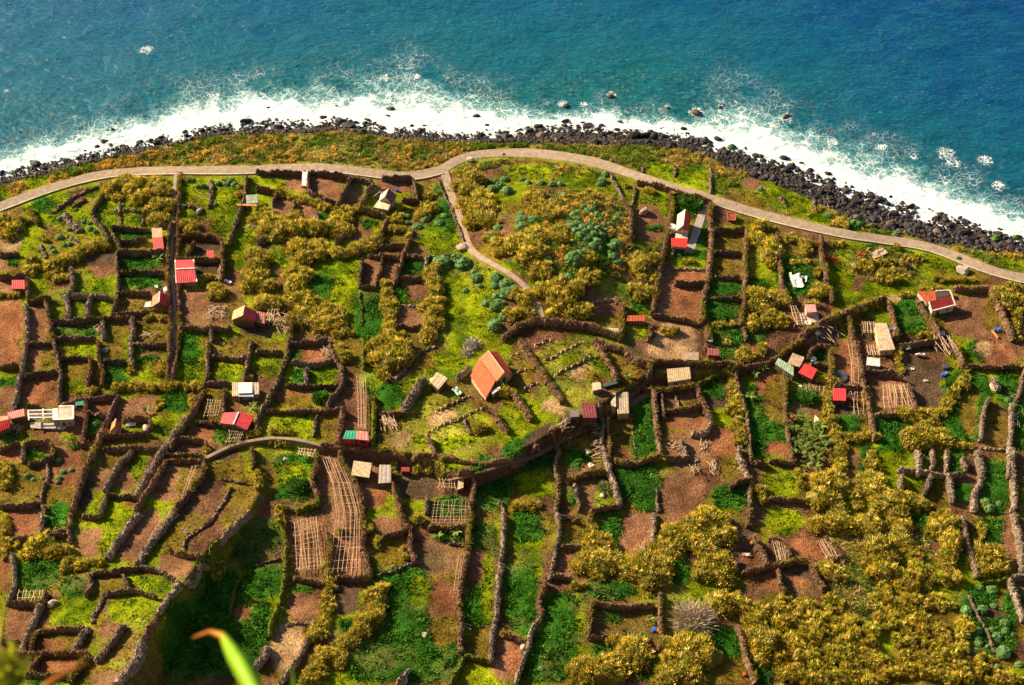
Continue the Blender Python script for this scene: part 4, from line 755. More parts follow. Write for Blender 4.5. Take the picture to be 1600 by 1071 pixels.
for loc_, rz_, sc_3 in rest.get(0, []):
    V, F, F3, cc = LOW2[rsb.integers(8)]; a_ = rz_
    V = V*np.array(sc_3); V = np.c_[V[:, 0]*math.cos(a_)-V[:, 1]*math.sin(a_), V[:, 0]*math.sin(a_)+V[:, 1]*math.cos(a_), V[:, 2]]+np.array(loc_)
    VV.append(V); FQ.append(F+nv); FT.append(F3+nv); nv += len(V); CC.append(cc*rsb.uniform(.85, 1.15))
if VV: tag(build('small_cane_clumps', np.concatenate(VV), [np.concatenate(FQ), np.concatenate(FT)], M['cane'], np.concatenate(CC)), kind='stuff')

# lower right: canes grown together into one thicket nobody could count
VV, FQ, FT, CC = [], [], [], []; nv = 0
for b, spec in MASS.items():
    ox, oy, sc = BLK[b]; pts = []
    for s in spec.split('|'):
        q = [float(v) for v in s.split(',')]; cx, cy, ax, ay = ox+q[0]*sc, oy+q[1]*sc, q[2]*sc, q[3]*sc
        for p_ in scatter_ellipse(cx, cy, ax, ay, 10.5, rsb):
            if all(math.hypot(p_[0]-r_[0], (p_[1]-r_[1])*1.2) > 9.3 for r_ in pts): pts.append(p_)
    for yy_ in range(1085, 1150, 16):
        for xx_ in range(1180, 1640, 16): pts.append((xx_+rsb.normal()*4, yy_+rsb.normal()*4))
    A_ = np.array(pts); x, y, z = at(A_[:, 0], A_[:, 1]+4)
    for j in range(len(A_)):
        V, F, F3, cc = LOW2[rsb.integers(8)]
        a_ = rsb.uniform(0, 6.28); s_ = rsb.uniform(.42, .78); R3 = np.array([[math.cos(a_), -math.sin(a_), 0], [math.sin(a_), math.cos(a_), 0], [0, 0, 1]])*np.array([[s_], [s_], [s_*rsb.uniform(.8, 1.6)]])
        VV.append(V@R3.T+np.array([x[j], y[j], z[j]-.1])); FQ.append(F+nv); FT.append(F3+nv); nv += len(V)
        CC.append(cc*rsb.uniform(.8, 1.2)*np.array((1, rsb.uniform(.9, 1.1), 1)))
tag(build('cane_thicket', np.concatenate(VV), [np.concatenate(FQ), np.concatenate(FT)], M['cane'], np.concatenate(CC)), kind='stuff')
print('thicket clumps', len(CC))

# low mixed scrub on the green hill and on the bank above the shingle
VV, FQ, FT, CC = [], [], [], []; nv = 0
rsc = np.random.default_rng(1234); cand = []
hx = rsc.uniform(-90, 90, 5200)*0; 
pxx = np.r_[rsc.uniform(700, 985, 2400), rsc.uniform(-60, 1660, 1500)]; top_ = np.interp(pxx, SX, VY)+3; bot_ = np.interp(pxx, [q[0] for q in ROADS[0][1]], [q[1] for q in ROADS[0][1]])-9
pyy = np.where(np.arange(len(pxx)) < 2400, rsc.uniform(258, 500, len(pxx)), top_+(bot_-top_)*rsc.random(len(pxx)))
okk = np.where(np.arange(len(pxx)) < 2400, (look(RH, pxx, pyy) > .12) & (dist_px(pxx, pyy, ROADS[1][1]) > 14) & (dist_px(pxx, pyy, ROADS[0][1]) > 16), (bot_-top_ > 4) & (look(RH, pxx, pyy)+.35*rsc.random(len(pxx)) > .55))
nz_ = vnoise(pxx*1., pyy*1.3, 26, 350)
pxx, pyy, nz_ = pxx[okk], pyy[okk], nz_[okk]
x, y, z = at(pxx, pyy+2)
for j in range(len(x)):
    V, F, F3, cc = LOW[rsc.integers(6)]
    a_ = rsc.uniform(0, 6.28); s_ = rsc.uniform(.26, .52); V = V*np.array([s_*rsc.uniform(.9, 1.3), s_, s_*rsc.uniform(.6, 1.0)])
    V = np.c_[V[:, 0]*math.cos(a_)-V[:, 1]*math.sin(a_), V[:, 0]*math.sin(a_)+V[:, 1]*math.cos(a_), V[:, 2]]+np.array((x[j], y[j], z[j]-.1))
    g_ = nz_[j]+.25*(rsc.random()-.5)
    VV.append(V); FQ.append(F+nv); FT.append(F3+nv); nv += len(V); CC.append(cc*(np.array((.5, .85, .4)) if g_ > .56 else np.array((1.45, 1.2, 1.3)) if g_ < .5 else np.array((1.05, 1.1, .7)))*rsc.uniform(.75, 1.15))
tag(build('low_scrub', np.concatenate(VV), [np.concatenate(FQ), np.concatenate(FT)], M['cane'], np.concatenate(CC)), kind='stuff'); print('scrub', len(CC))

# round spurge bushes
SPG = []
for s_ in range(5):
    rs = np.random.default_rng(700+s_); iv, if_ = ICO3
    n3 = vnoise(iv[:, 0]*3+9*s_, iv[:, 1]*3+iv[:, 2]*5, 1.0, 330)
    kn = vnoise(iv[:, 0]*9+9*s_, iv[:, 1]*9+iv[:, 2]*13, 1.0, 331)
    r_ = .70+.42*n3+.24*kn
    V = iv*r_[:, None]*np.array([1, 1, .85]); V[:, 2] = np.maximum(V[:, 2], -.25)
    cc = np.array((.105,.21,.07))*(.55+.9*kn[:, None])
    nb = 620; d = rs.normal(size=(nb, 3)); d[:, 2] = np.abs(d[:, 2]); d /= np.linalg.norm(d, axis=1)[:, None]
    Vb, Fb = blades(d*.86*np.array([1, 1, .85]), d+rs.normal(size=(nb, 3))*.35, rs.uniform(.10, .26, nb), .085, rs)
    cb = np.repeat(np.array((.19,.32,.09))*(.35+1.2*rs.random((nb, 1))), 4, 0)
    SPG.append(build('spurge_bush', np.concatenate([V, Vb]), [if_, Fb+len(V)], M['leaf'], np.concatenate([cc, cb]), link=False))
nsp = 0
for b, spec in SPURGE.items():
    ox, oy, sc = BLK[b]
    if not spec: continue
    A_ = np.array([[float(v) for v in s.split(',')] for s in spec.split('|')]); A_ = A_[A_[:, 2] > 0]
    if not len(A_): continue
    x, y, z = at(ox+A_[:, 0]*sc, oy+A_[:, 1]*sc+A_[:, 2]*sc*.3)
    for j in range(len(A_)):
        r_ = A_[j, 2]*sc/5.9*1.05
        o_ = bpy.data.objects.new('spurge_bush', SPG[rsb.integers(5)]); C.objects.link(o_); nsp += 1
        o_.location = (x[j], y[j], z[j]+r_*.15); o_.rotation_euler = (0, 0, rsb.uniform(0, 6.28)); o_.scale = (r_, r_*rsb.uniform(.85, 1.1), r_*rsb.uniform(.8, 1.05))
        later(o_, ox+A_[j, 0]*sc, oy+A_[j, 1]*sc, ('big' if A_[j, 2] > 40 else 'small' if A_[j, 2] < 22 else '')+' round blue-green spurge bush', 'bush', 'round spurge bushes')
print('spurge', nsp)

# undergrowth, grass and heath: too many to count
def scatter(R, n_, th, seed, spread, name, lenr, wid, nb, colf, up, matk, sink=.05):
    rs = np.random.default_rng(seed)
    x = rs.uniform(-165, 165, n_); y = rs.uniform(168, 420, n_); z = height(x, y); px, py = to_px(x, y, z)
    ok = (px > -90) & (px < 1690) & (py > 150) & (py < 1160)
    w = look(R, px, py); clump = sstep(.35, .6, fbm(x, y, 2.6, seed, 2))
    ok &= rs.random(n_) < (w-th)*(.25+.75*clump)
    ok &= interp(x, vex, vey)-y > .5
    x, y, z, px, py = x[ok], y[ok], z[ok], px[ok], py[ok]
    m_ = len(x); rl = look(RL, px, py); z = z+rl*.25
    Pb = np.repeat(np.stack([x, y, z-sink], 1), nb, 0)+rs.normal(size=(m_*nb, 3))*np.array([spread, spread, .03])
    D = rs.normal(size=(m_*nb, 3))*np.array([1, 1, .35])*.8; D[:, 2] += up; D /= np.linalg.norm(D, axis=1)[:, None]
    sz = np.repeat(rs.uniform(.7, 1.35, m_), nb)
    V, F = tris(Pb, D, rs.uniform(*lenr, m_*nb)*sz*1.2, wid*sz, rs)
    cc = np.repeat(np.repeat(colf(m_, rs, px, py, x, y), nb, 0), 3, 0)
    tag(build(name, V, F, M[matk], cc), kind='stuff'); print(name, m_)
lush = lambda m_, rs, px, py, x, y: np.array((.045,.155,.012))*(.35+1.1*rs.random((m_, 1)))*np.where(fbm(x, y, 6, 401, 2)[:, None] > .52, np.array((1.5, 1.25, 1.0)), 1)
grs = lambda m_, rs, px, py, x, y: look(RC, px, py)*(.35+1.1*rs.random((m_, 1)))*np.where(fbm(x, y, 5, 421, 3)[:, None] > .55, np.array((1.5, 1.1, 1.5)), np.array((.95, 1.05, 1)))
hth = lambda m_, rs, px, py, x, y: np.where(fbm(x, y, 7, 411, 3)[:, None] > .52, np.array((.15,.20,.03)), np.array((.55,.40,.15)))*(.5+.8*rs.random((m_, 1)))
scatter(RL, 260000, .0, 21, .28, 'leafy_undergrowth', (.35, .75), .34, 5, lush, .55, 'leaf')
scatter(RG, 330000, .05, 22, .22, 'grass_tufts', (.25, .60), .16, 4, grs, .9, 'leaf')
scatter(RH, 170000, .0, 23, .32, 'heath_scrub', (.5, 1.15), .24, 8, hth, .8, 'leaf')

# ================================================================== SHORE BOULDERS
RKM = []
for s_ in range(10):
    rs = np.random.default_rng(800+s_); iv, if_ = ICO2
    V = iv.copy()
    for _ in range(7):                                  # flatten some faces: broken basalt
        d = rs.normal(size=3); d /= np.linalg.norm(d); t_ = rs.uniform(.55, .85); p_ = V@d; V = np.where((p_ > t_)[:, None], V-(p_-t_)[:, None]*d*.9, V)
    V *= np.array([rs.uniform(.85, 1.2), rs.uniform(.7, 1), rs.uniform(.55, .8)]); V *= (1+.06*rs.normal(size=(len(V), 1)))
    RKM.append(V)
def rockmesh(k, col): return build('boulder', RKM[k], ICO2[1], M['rock'], np.tile(col, (len(RKM[k]), 1)), link=False)
DARK = [rockmesh(k, (.022+.010*(k % 3), .019+.007*(k % 3), .021+.008*(k % 3))) for k in range(10)]
TANR = [rockmesh(k, (.13, .09, .065)) for k in range(4)]; MOSS = [rockmesh(k, (.05, .13, .01)) for k in range(3)]
named_px = []
for b, spec in ROCKS.items():
    ox, oy, sc = BLK[b]
    for s in spec.split('|'):
        k_ = ''
        if s[-1] in 'mb': k_ = s[-1]; s = s[:-1]
        a_, c_, r_ = [float(v) for v in s.split(',')]; px_, py_ = ox+a_*sc, oy+c_*sc; r_ = r_*sc
        x, y, z = at1(px_, py_+r_*.3); named_px.append((px_, py_, r_))
        rm = r_*mpp(px_, py_)*1.05
        me_ = (MOSS if k_ == 'm' else TANR if k_ == 'b' else DARK); me_ = me_[rsb.integers(len(me_))]
        o_ = bpy.data.objects.new('boulder', me_); C.objects.link(o_); o_.location = (x, y, z+rm*.05); o_.rotation_euler = (rsb.normal()*.15, rsb.normal()*.15, rsb.uniform(-.5, .5)); o_.scale = (rm*1.1, rm*.85, rm*1.0)
        foam_ = py_ < np.interp(px_, SX, SY)-2
        later(o_, px_, py_, ('big' if r_ > 8 else 'small' if r_ < 5 else 'mid-sized')+' '+('mossy green' if k_ == 'm' else 'tan brown' if k_ == 'b' else 'black')+' boulder '+('awash in foam' if foam_ else 'on the shore'), 'boulder', 'boulders along the shore')
# the rest of the shingle: 180 larger ones singly, the remainder as one heap
nr = 12500; pxr = rsb.uniform(-60, 1660, nr); t_ = rsb.random(nr)**.75
py0 = np.interp(pxr, SX, SY); py1 = np.interp(pxr, SX, VY)
pyr = py0-3+(py1-py0+5)*t_-np.where(rsb.random(nr) < .05, rsb.exponential(5, nr), 0)
x, y, z = at(pxr, pyr)
size = np.exp(rsb.normal(size=nr)*.5)*.31*(1+.35*sstep(1000, 1200, pxr))
size = np.minimum(size, 1.6)
keep_ = (rsb.random(nr) < np.interp(pxr, [0, 700, 800, 1000, 1150], [.55, .55, .8, .85, .95])) & (vnoise(pxr, pyr, 16, 360)+.25*rsb.random(nr)+.35*t_ > np.where(pxr < 780, .58, .50)); size = np.where(keep_, size, 0)
pxr, pyr, x, y, z, size = [q_[keep_] for q_ in (pxr, pyr, x, y, z, size)]; nr = len(x)
big = np.argsort(-size)[:170]; isb = np.zeros(nr, bool); isb[big] = True
for j in big:
    me_ = DARK[rsb.integers(10)]; o_ = bpy.data.objects.new('boulder', me_); C.objects.link(o_)
    o_.location = (x[j], y[j], z[j]+size[j]*.1); o_.rotation_euler = (rsb.normal()*.3, rsb.normal()*.3, rsb.uniform(0, 6.28)); s_ = size[j]; o_.scale = (s_, s_, s_)
    sec = ['left end', 'left half', 'middle', 'right half', 'right end'][int(np.clip((pxr[j])/320, 0, 4))]
    tag(o_, 'dark boulder lying among the black shingle along the %s of the shore' % sec, 'boulder', 'dark boulders in the shingle, %s of the shore' % sec)
V1, F1 = ICO1; idx = np.where(~isb)[0]; m_ = len(idx)
rr = rsb.uniform(.7, 1.3, (m_, len(V1), 1)); an = rsb.uniform(0, 6.28, m_)
sc3 = np.stack([rsb.uniform(.8, 1.3, m_), rsb.uniform(.7, 1, m_), rsb.uniform(.5, .85, m_)], 1)*size[idx][:, None]*.85
V = V1[None]*rr*sc3[:, None]; ca, sa = np.cos(an)[:, None], np.sin(an)[:, None]
V = np.stack([V[..., 0]*ca-V[..., 1]*sa, V[..., 0]*sa+V[..., 1]*ca, V[..., 2]], -1)+np.stack([x[idx], y[idx], z[idx]+.1], 1)[:, None]
F = (F1[None]+(np.arange(m_)*len(V1))[:, None, None]).reshape(-1, 3)
tone = rsb.random((m_, 1)); cr = np.where(tone < .12, np.array((.12,.085,.065)), np.where(tone < .3, np.array((.055,.042,.042)), np.array((.022,.019,.021))))*(.6+.8*rsb.random((m_, 1)))
tag(build('shore_shingle', V.reshape(-1, 3), F, M['rock'], np.repeat(cr, len(V1), 0)), kind='stuff')
# ================================================================== BUILDINGS
PINK, RED, ORG, DRED = (.52,.045,.05), (.56,.022,.016), (.52,.115,.04), (.20,.02,.022)
BEI, CRM, GRY, WHT, TAN = (.42,.31,.21), (.50,.41,.27), (.28,.23,.20), (.68,.65,.62), (.36,.26,.18)
STONE = (.20,.15,.12)
def wpt(p_, z0, h): x, y = on_plane(p_[0], p_[1], z0+h); return np.array([float(x), float(y), z0+h])
def slab(name, quad, thick, col, parent, loc, ribs=0, mat_='paint', label=None, jag=0):
    """a sheet with thickness; ribs run from edge 0-1 down to edge 3-2 (corrugated)"""
    a, b_, c_, d = [np.asarray(q, float) for q in quad]
    nrm = np.cross(b_-a, d-a); nrm /= np.linalg.norm(nrm)+1e-9
    if nrm[2] < 0: nrm = -nrm
    n_ = max(1, ribs)*2 if ribs else 1
    V = []; 
    for i in range(n_+1):
        t_ = i/n_; off_ = nrm*(.05 if (ribs and i % 2) else 0)
        t0 = a+(b_-a)*t_+off_; t1 = d+(c_-d)*t_+off_
        V += [t0, t1, t0-nrm*thick-off_, t1-nrm*thick-off_]
    F = []
    for i in range(n_):
        p_ = 4*i; q_ = p_+4
        F += [(p_, p_+1, q_+1, q_), (p_+2, q_+2, q_+3, p_+3), (p_, q_, q_+2, p_+2), (p_+1, p_+3, q_+3, q_+1)]
    F += [(0, 2, 3, 1), (4*n_, 4*n_+1, 4*n_+3, 4*n_+2)]
    V = np.array(V)-np.array(loc)
    if np.cross(b_-a, d-a)[2] < 0: F = [f[::-1] for f in F]
    cols = np.tile(col, (len(V), 1))*(1+.16*(rngb.random((len(V), 1))-.5))
    o_ = build(name, V, [np.array(F)], M[mat_], cols, parent=parent)
    if label: o_['label'] = label
    return o_
rngb = np.random.default_rng(31)
def prism(name, base, top, col, parent, loc, mat_='paint', label=None, ridge=None):
    """walls: base ring and top ring (lists of points); ridge adds gable peaks"""
    n_ = len(base); V = np.array(list(base)+list(top))-np.array(loc)
    F = [(i, (i+1) % n_, n_+(i+1) % n_, n_+i) for i in range(n_)]
    o_ = build(name, V, [np.array(F), np.array([list(range(n_, 2*n_))])], M[mat_], np.tile(col, (len(V), 1)), parent=parent)
    if label: o_['label'] = label
    return o_
def bar(name, a, b_, w, h, parent, loc, me=None):
    a = np.asarray(a, float); b_ = np.asarray(b_, float); d = b_-a; L_ = float(np.linalg.norm(d))
    o_ = bpy.data.objects.new(name, me or stake); C.objects.link(o_); o_.parent = parent
    q = Vector(d).to_track_quat('Z', 'Y'); o_.rotation_euler = q.to_euler(); o_.location = Vector(a-np.array(loc)); o_.scale = (w, h, L_); return o_
def building(name, label, cat, vols):
    root = None
    for v in vols:
        ty = v['t']; q = v['q']; he = v.get('he', 2.2); hr = v.get('hr', 1.0); c1 = v.get('c1', PINK); c2 = v.get('c2', c1); wc = v.get('w', STONE)
        cx, cy = np.mean([p_[0] for p_ in q]), np.mean([p_[1] for p_ in q])
        x, y, z0 = at1(cx, cy+he*4)
        Q = [wpt(p_, z0, he) for p_ in q]
        if root is None:
            ctr = np.mean(Q, 0); root = empty(name, (float(ctr[0]), float(ctr[1]), z0)); loc = (float(ctr[0]), float(ctr[1]), z0); tag(root, label, cat)
        inn = np.mean(Q, 0)
        def ins(p_, k=.90): return inn+(p_-inn)*np.array([k, k, 1])
        A, B, Cc, D = Q
        up = np.array([0, 0, 1.])
        rb = v.get('ribs', 0); rn = v.get('name', 'roof')
        if ty in 'ge':
            if ty == 'g': R1, R2 = (A+B)/2+up*hr, (D+Cc)/2+up*hr; s1 = (R1, A, D, R2); s2 = (R1, B, Cc, R2); g1 = (A, B, R1); g2 = (D, Cc, R2); ps = ((A, D), (B, Cc))
            else: R1, R2 = (A+D)/2+up*hr, (B+Cc)/2+up*hr; s1 = (R1, R2, B, A); s2 = (R1, R2, Cc, D); g1 = (A, D, R1); g2 = (B, Cc, R2)
            if ty == 'g': s1 = (R2, R1, A, D); s2 = (R1, R2, Cc, B)
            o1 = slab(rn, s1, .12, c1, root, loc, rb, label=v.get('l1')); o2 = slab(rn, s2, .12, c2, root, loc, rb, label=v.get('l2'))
            rd = v.get('ridge')
            if rd: bar('ridge_cap', R1+up*.1, R2+up*.1, .28, .12, o1, loc, boxmesh('cap%s' % str(rd), rd))
            W = [ins(p_) for p_ in (A, B, Cc, D)]
            base = [np.array([p_[0], p_[1], z0-1.2]) for p_ in W]; topz = [p_-up*.06 for p_ in W]
            wl_ = prism('wall', base, topz, wc, root, loc)
            for g in (g1, g2):
                G_ = [ins(g[0]), ins(g[1]), inn+(g[2]-inn)*np.array([.92, .92, 1])-up*.16]
                G0 = np.array([p_ for p_ in G_]); cen = inn.copy(); cen[2] = G0[:, 2].mean()
                nin = (cen-G0.mean(0)); nin[2] = 0; nin /= np.linalg.norm(nin)+1e-9
                V = np.concatenate([G0, G0+nin*.2])-np.array(loc)
                build('gable', V, [np.array([(0, 1, 2), (5, 4, 3)]), np.array([(0, 3, 4, 1), (1, 4, 5, 2), (2, 5, 3, 0)])], M['paint'], np.tile(v.get('gc', wc), (6, 1)), parent=root)
        else:
            if ty == 'l': A = A+up*hr; B = B+up*hr
            slab(rn, (A, B, Cc, D), v.get('th', .14), c1, root, loc, rb, label=v.get('l1'))
            if he > .5 and not v.get('open'):
                W = [ins(p_, v.get('k', .92)) for p_ in (A, B, Cc, D)]
                base = [np.array([p_[0], p_[1], z0-1.2]) for p_ in W]; prism('wall', base, [p_-up*.1 for p_ in W], wc, root, loc)
            elif v.get('open'):
                for p_ in (A, B, Cc, D): g_ = ins(p_, .94); bar('post', (g_[0], g_[1], z0-.5), g_-up*.1, .16, .16, root, loc)
        W = [ins(p_, .905 if ty in 'ge' else .925) for p_ in (A, B, Cc, D)]
        wid_ = float(np.linalg.norm((W[3]-W[2])[:2]))
        fr_ = v.get('front', [(.3, .75, .05, 1.65, 'door', (.10,.06,.045)), (.72, .6, .95, 1.45, 'window', WIN)] if (he >= 2 and wid_ > 3 and not v.get('open') and 'name' not in v) else [])
        for (fx, fw, fz0, fz1, fname, fc) in fr_:     # openings in the wall that faces the viewer
            d_, c_ = np.array([*W[3][:2], 0]), np.array([*W[2][:2], 0]); u_ = (c_-d_)/np.linalg.norm(c_-d_); nrm = np.array([u_[1], -u_[0], 0])
            m0 = d_+(c_-d_)*fx
            q4 = [m0-u_*fw/2+nrm*.02+up*(z0+fz1), m0+u_*fw/2+nrm*.02+up*(z0+fz1), m0+u_*fw/2+nrm*.02+up*(z0+fz0), m0-u_*fw/2+nrm*.02+up*(z0+fz0)]
            V = np.array(q4+[p_+nrm*.07 for p_ in q4])-np.array(loc)
            F = [(3, 2, 1, 0), (4, 5, 6, 7), (0, 1, 5, 4), (1, 2, 6, 5), (2, 3, 7, 6), (3, 0, 4, 7)]
            build(fname, V, [np.array(F)], M['paint'], np.tile(fc, (8, 1)), parent=root)
        if v.get('rim'):
            rc = v['rim']; ring = [A, B, Cc, D]; me_ = boxmesh('rim%s' % str(rc), rc)
            for i in v.get('rims', (0, 1, 2, 3)): bar('roof_edge', ring[i]+up*.06, ring[(i+1) % 4]+up*.06, .3, .22, root, loc, me_)
    return root, loc
BLKC, WIN = (.02,.02,.025), (.05,.06,.08)
building('orange_house', 'large house with orange tiled roof, long lean-to and cream gable on the terrace', 'house', [
  dict(t='g', q=[(748.3,562),(777,550),(800.6,584),(775,597)], he=3.0, hr=1.9, c1=ORG, c2=(.50,.06,.025), w=CRM, gc=CRM, ribs=16, ridge=(.66,.36,.2), front=[(.55,.9,.9,2.6,'door',(.12,.06,.04)), (.2,.6,1.3,2.1,'window',WIN)]),  # one tile roof: sun glare painted into the orange slope, shade into the red
  dict(t='l', q=[(748,563.5),(774.5,598),(759,623),(735,588)], he=2.3, hr=.65, c1=ORG, w=CRM, ribs=14, name='lean_to_roof'),
  dict(t='f', q=[(767,611),(781,604),(782.5,608),(769,616)], he=1.7, c1=WHT, w=CRM, name='porch_slab')])
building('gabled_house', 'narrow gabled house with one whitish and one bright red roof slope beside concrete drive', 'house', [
  dict(t='g', q=[(1058.8,335.5),(1079.8,337.4),(1076.3,362),(1056,361)], he=2.7, hr=2.1, c1=(.62,.36,.31), c2=RED, l1='whitish roof slope', l2='bright red roof slope', w=(.5,.42,.36), gc=(.16,.10,.08), ribs=12, ridge=(.8,.7,.6), front=[(.5,.8,2.7,3.6,'window',(.35,.25,.15))]),
  dict(t='f', q=[(1055.5,364.5),(1075.2,364.8),(1074,374),(1054.5,373)], he=1.3, c1=(.55,.44,.36), w=CRM, name='patio'),
  dict(t='l', q=[(1048.5,373.5),(1074.7,374.3),(1073.3,387.4),(1049.4,385)], he=2.4, hr=.35, c1=RED, w=(.30,.26,.24), ribs=10, name='lean_to_roof', front=[(.55,3.0,.6,1.5,'window',WIN)]),
  dict(t='f', q=[(1056,389),(1072,390.4),(1071.6,392),(1056,390.8)], he=.8, c1=WHT, w=WHT, name='bench')])
building('shed', 'narrow shed with patchy orange and pink roof and white side wall', 'shed', [
  dict(t='e', q=[(237.2,357.2),(253,356.3),(256.5,388.5),(240.4,391)], he=2.2, hr=.5, c1=(.66,.26,.17), c2=PINK, l1='orange roof slope with pale patches', w=WHT, ribs=8)])
building('hut', 'square hut with crimson roof and thin white edges beside the footpath', 'hut', [
  dict(t='e', q=[(273.8,406.9),(302.3,406),(307.5,440.6),(275.6,443)], he=2.5, hr=.9, c1=PINK, c2=(.50,.04,.06), w=GRY, ribs=10, ridge=WHT, rim=WHT, rims=(1, 3), front=[(.3,.8,.1,1.9,'door',(.1,.06,.05))])])
building('shed', 'tiny shed with small square red roof between dark walls', 'shed', [dict(t='l', q=[(323.4,393),(334.7,393),(335.2,402.8),(323.4,402.8)], he=1.7, hr=.3, c1=PINK, w=(.12,.08,.07), ribs=4)])
building('hut', 'small hut with bright red gabled roof beside a round white tank', 'hut', [
  dict(t='g', q=[(238.5,464),(264,462.2),(263.4,480),(236.3,480)], he=2.1, hr=1.8, c1=(.62,.13,.07), c2=RED, w=(.3,.2,.15), gc=(.18,.10,.07), ribs=7, ridge=(.75,.5,.4)),  # left slope's orange is sunlight mixed into the red roof colour
  dict(t='f', q=[(227,473),(236,471),(235.5,479),(225.5,480)], he=1.0, c1=WHT, open=1, name='side_table')])
building('hut', 'hut with salmon and crimson gabled roof, open front and rail, beside a stick heap', 'hut', [
  dict(t='g', q=[(364.7,486),(401.3,486.6),(398.4,503.4),(362,500)], he=2.6, hr=2.0, c1=(.62,.24,.13), c2=(.50,.05,.06), w=(.12,.08,.06), gc=(.28,.14,.07), ribs=10, ridge=(.7,.45,.35)),  # salmon slope is the crimson roof with the sun's glare painted in
  dict(t='l', q=[(401.3,488),(415,491),(414,506),(399,503.5)], he=2.0, hr=.4, c1=(.34,.10,.08), w=(.10,.07,.06), ribs=4, name='lean_to_roof', l1='rusty stained roof sheet')])
building('shed', 'small shed with plain crimson roof at the left edge of the view', 'shed', [dict(t='l', q=[(18.9,439),(39,439),(39.5,451.5),(18.7,451.5)], he=2.0, hr=.3, c1=PINK, w=(.2,.1,.08), ribs=6)])
building('cottage', 'stone cottage with beige and maroon gabled roof and a cream lean-to below the road', 'cottage', [
  dict(t='g', q=[(595,304),(620,305),(613,319),(592,314.5)], he=2.6, hr=2.3, c1=(.50,.37,.32), c2=(.16,.05,.05), l1='pale beige roof slope', l2='dark maroon roof slope', w=(.42,.33,.24), gc=(.45,.33,.22), ribs=7, ridge=(.5,.4,.33)),
  dict(t='l', q=[(592,315),(611,321),(606,328.5),(583,324)], he=1.8, hr=.5, c1=(.58,.48,.34), w=(.25,.2,.16), name='lean_to_roof')])
building('leaning_slab', 'white slab leaning on a small stone shelter below the straight road', 'shelter', [dict(t='l', q=[(473,270),(481,271),(478.5,291),(471.5,290)], he=1.4, hr=.9, c1=WHT, w=STONE)])
building('shelter', 'grey-green roofed shelter with an orange beam along its front', 'shelter', [dict(t='f', q=[(384,305),(402,304),(403,317),(385,319)], he=2.1, c1=(.24,.28,.22), open=1), dict(t='f', q=[(370,318.5),(401,319.5),(401,322.5),(370,321)], he=1.9, c1=(.55,.17,.08), open=1, name='beam')])
building('long_shed', 'long shed with pink and bright red roofs at the left edge', 'shed', [
  dict(t='l', q=[(12,646),(38,640),(39,650),(16,655)], he=2.6, hr=.3, c1=(.64,.22,.2), w=(.14,.09,.07), ribs=8, l1='pale pink roof'),
  dict(t='e', q=[(-14,653),(13,650),(16.5,668),(-10,678)], he=2.8, hr=.9, c1=(.62,.2,.12), c2=RED, w=(.14,.09,.07), ribs=9)])
rt, lc = building('terrace_house', 'flat-roofed pink-beige house with white edge, open beams and concrete terrace', 'house', [
  dict(t='f', q=[(92,635.5),(115,635),(114.5,655),(90,656)], he=3.0, c1=(.58,.38,.30), w=(.40,.34,.30), rim=(.75,.72,.70), rims=(0, 1, 2), th=.25),
  dict(t='f', q=[(82,639),(90,638),(90,656),(82,656.5)], he=2.7, c1=WHT, w=(.3,.26,.24), name='white_roof_panel'),
  dict(t='f', q=[(46,660),(116,659),(99,672),(48,669)], he=.5, c1=(.36,.30,.27), w=(.30,.25,.22), name='terrace', k=.99),
  dict(t='f', q=[(43,641),(82,640),(82,655),(44,658)], he=.35, c1=(.10,.07,.06), w=(.2,.15,.12), name='sunken_floor', k=.99)])
for a_, b_ in [((43,642),(82,641)), ((43,648),(82,647)), ((45,653),(82,652.5)), ((67,639),(68,656)), ((44,641),(45,657))]:
    z_ = lc[2]+2.5; bar('beam', wpt(a_, z_, 0), wpt(b_, z_, 0), .3, .25, rt, lc, boxmesh('pale', (.62,.56,.50)))
building('tarp_shelter', 'tiny shelter under a flat green tarpaulin at the top of the plot', 'shelter', [dict(t='l', q=[(118,629),(131,627),(130,633),(117.5,634)], he=1.4, hr=.2, c1=(.03,.22,.14), open=1)])
building('hut', 'tiny hut with orange gabled roof beside the long diagonal wall', 'hut', [dict(t='g', q=[(175,661),(190,662),(188,674.5),(172,674)], he=1.6, hr=1.6, c1=(.62,.17,.05), c2=(.40,.09,.04), w=(.5,.3,.2), ribs=4, ridge=(.7,.4,.25))])  # sunward slope brighter, far slope darker: light and shade put into the orange
building('shed', 'wide shed with ribbed crimson roof and white ridge above the walkway', 'shed', [dict(t='g', q=[(349,645),(398,649.5),(386,672),(344,661)], he=2.6, hr=.7, c1=(.58,.05,.06), c2=PINK, w=(.2,.12,.10), ribs=9, ridge=WHT)])
building('shed', 'flat beige boarded roof with white panel and blue-white strip', 'shed', [
  dict(t='l', q=[(363,599),(405,599),(405,616),(363,619.5)], he=2.3, hr=.3, c1=(.42,.32,.24), w=(.25,.18,.14), ribs=14),
  dict(t='f', q=[(372.5,598),(394.3,598),(394,614),(372,615)], he=2.75, c1=WHT, open=1, name='white_panel'), dict(t='f', q=[(372,616.5),(396,616.5),(396,620),(372,620)], he=2.2, c1=(.30,.36,.55), open=1, name='blue_strip')])
building('hut', 'square hut with plain beige roof turned cornerwise and junk at its side', 'hut', [dict(t='l', q=[(682.3,583),(700,593),(685,609),(672.2,597)], he=2.4, hr=.4, c1=(.43,.30,.20), w=(.08,.06,.05), ribs=3), dict(t='f', q=[(671,592),(678,589),(682,596),(675,601)], he=1.1, c1=(.6,.58,.55), w=GRY, name='side_bench')])
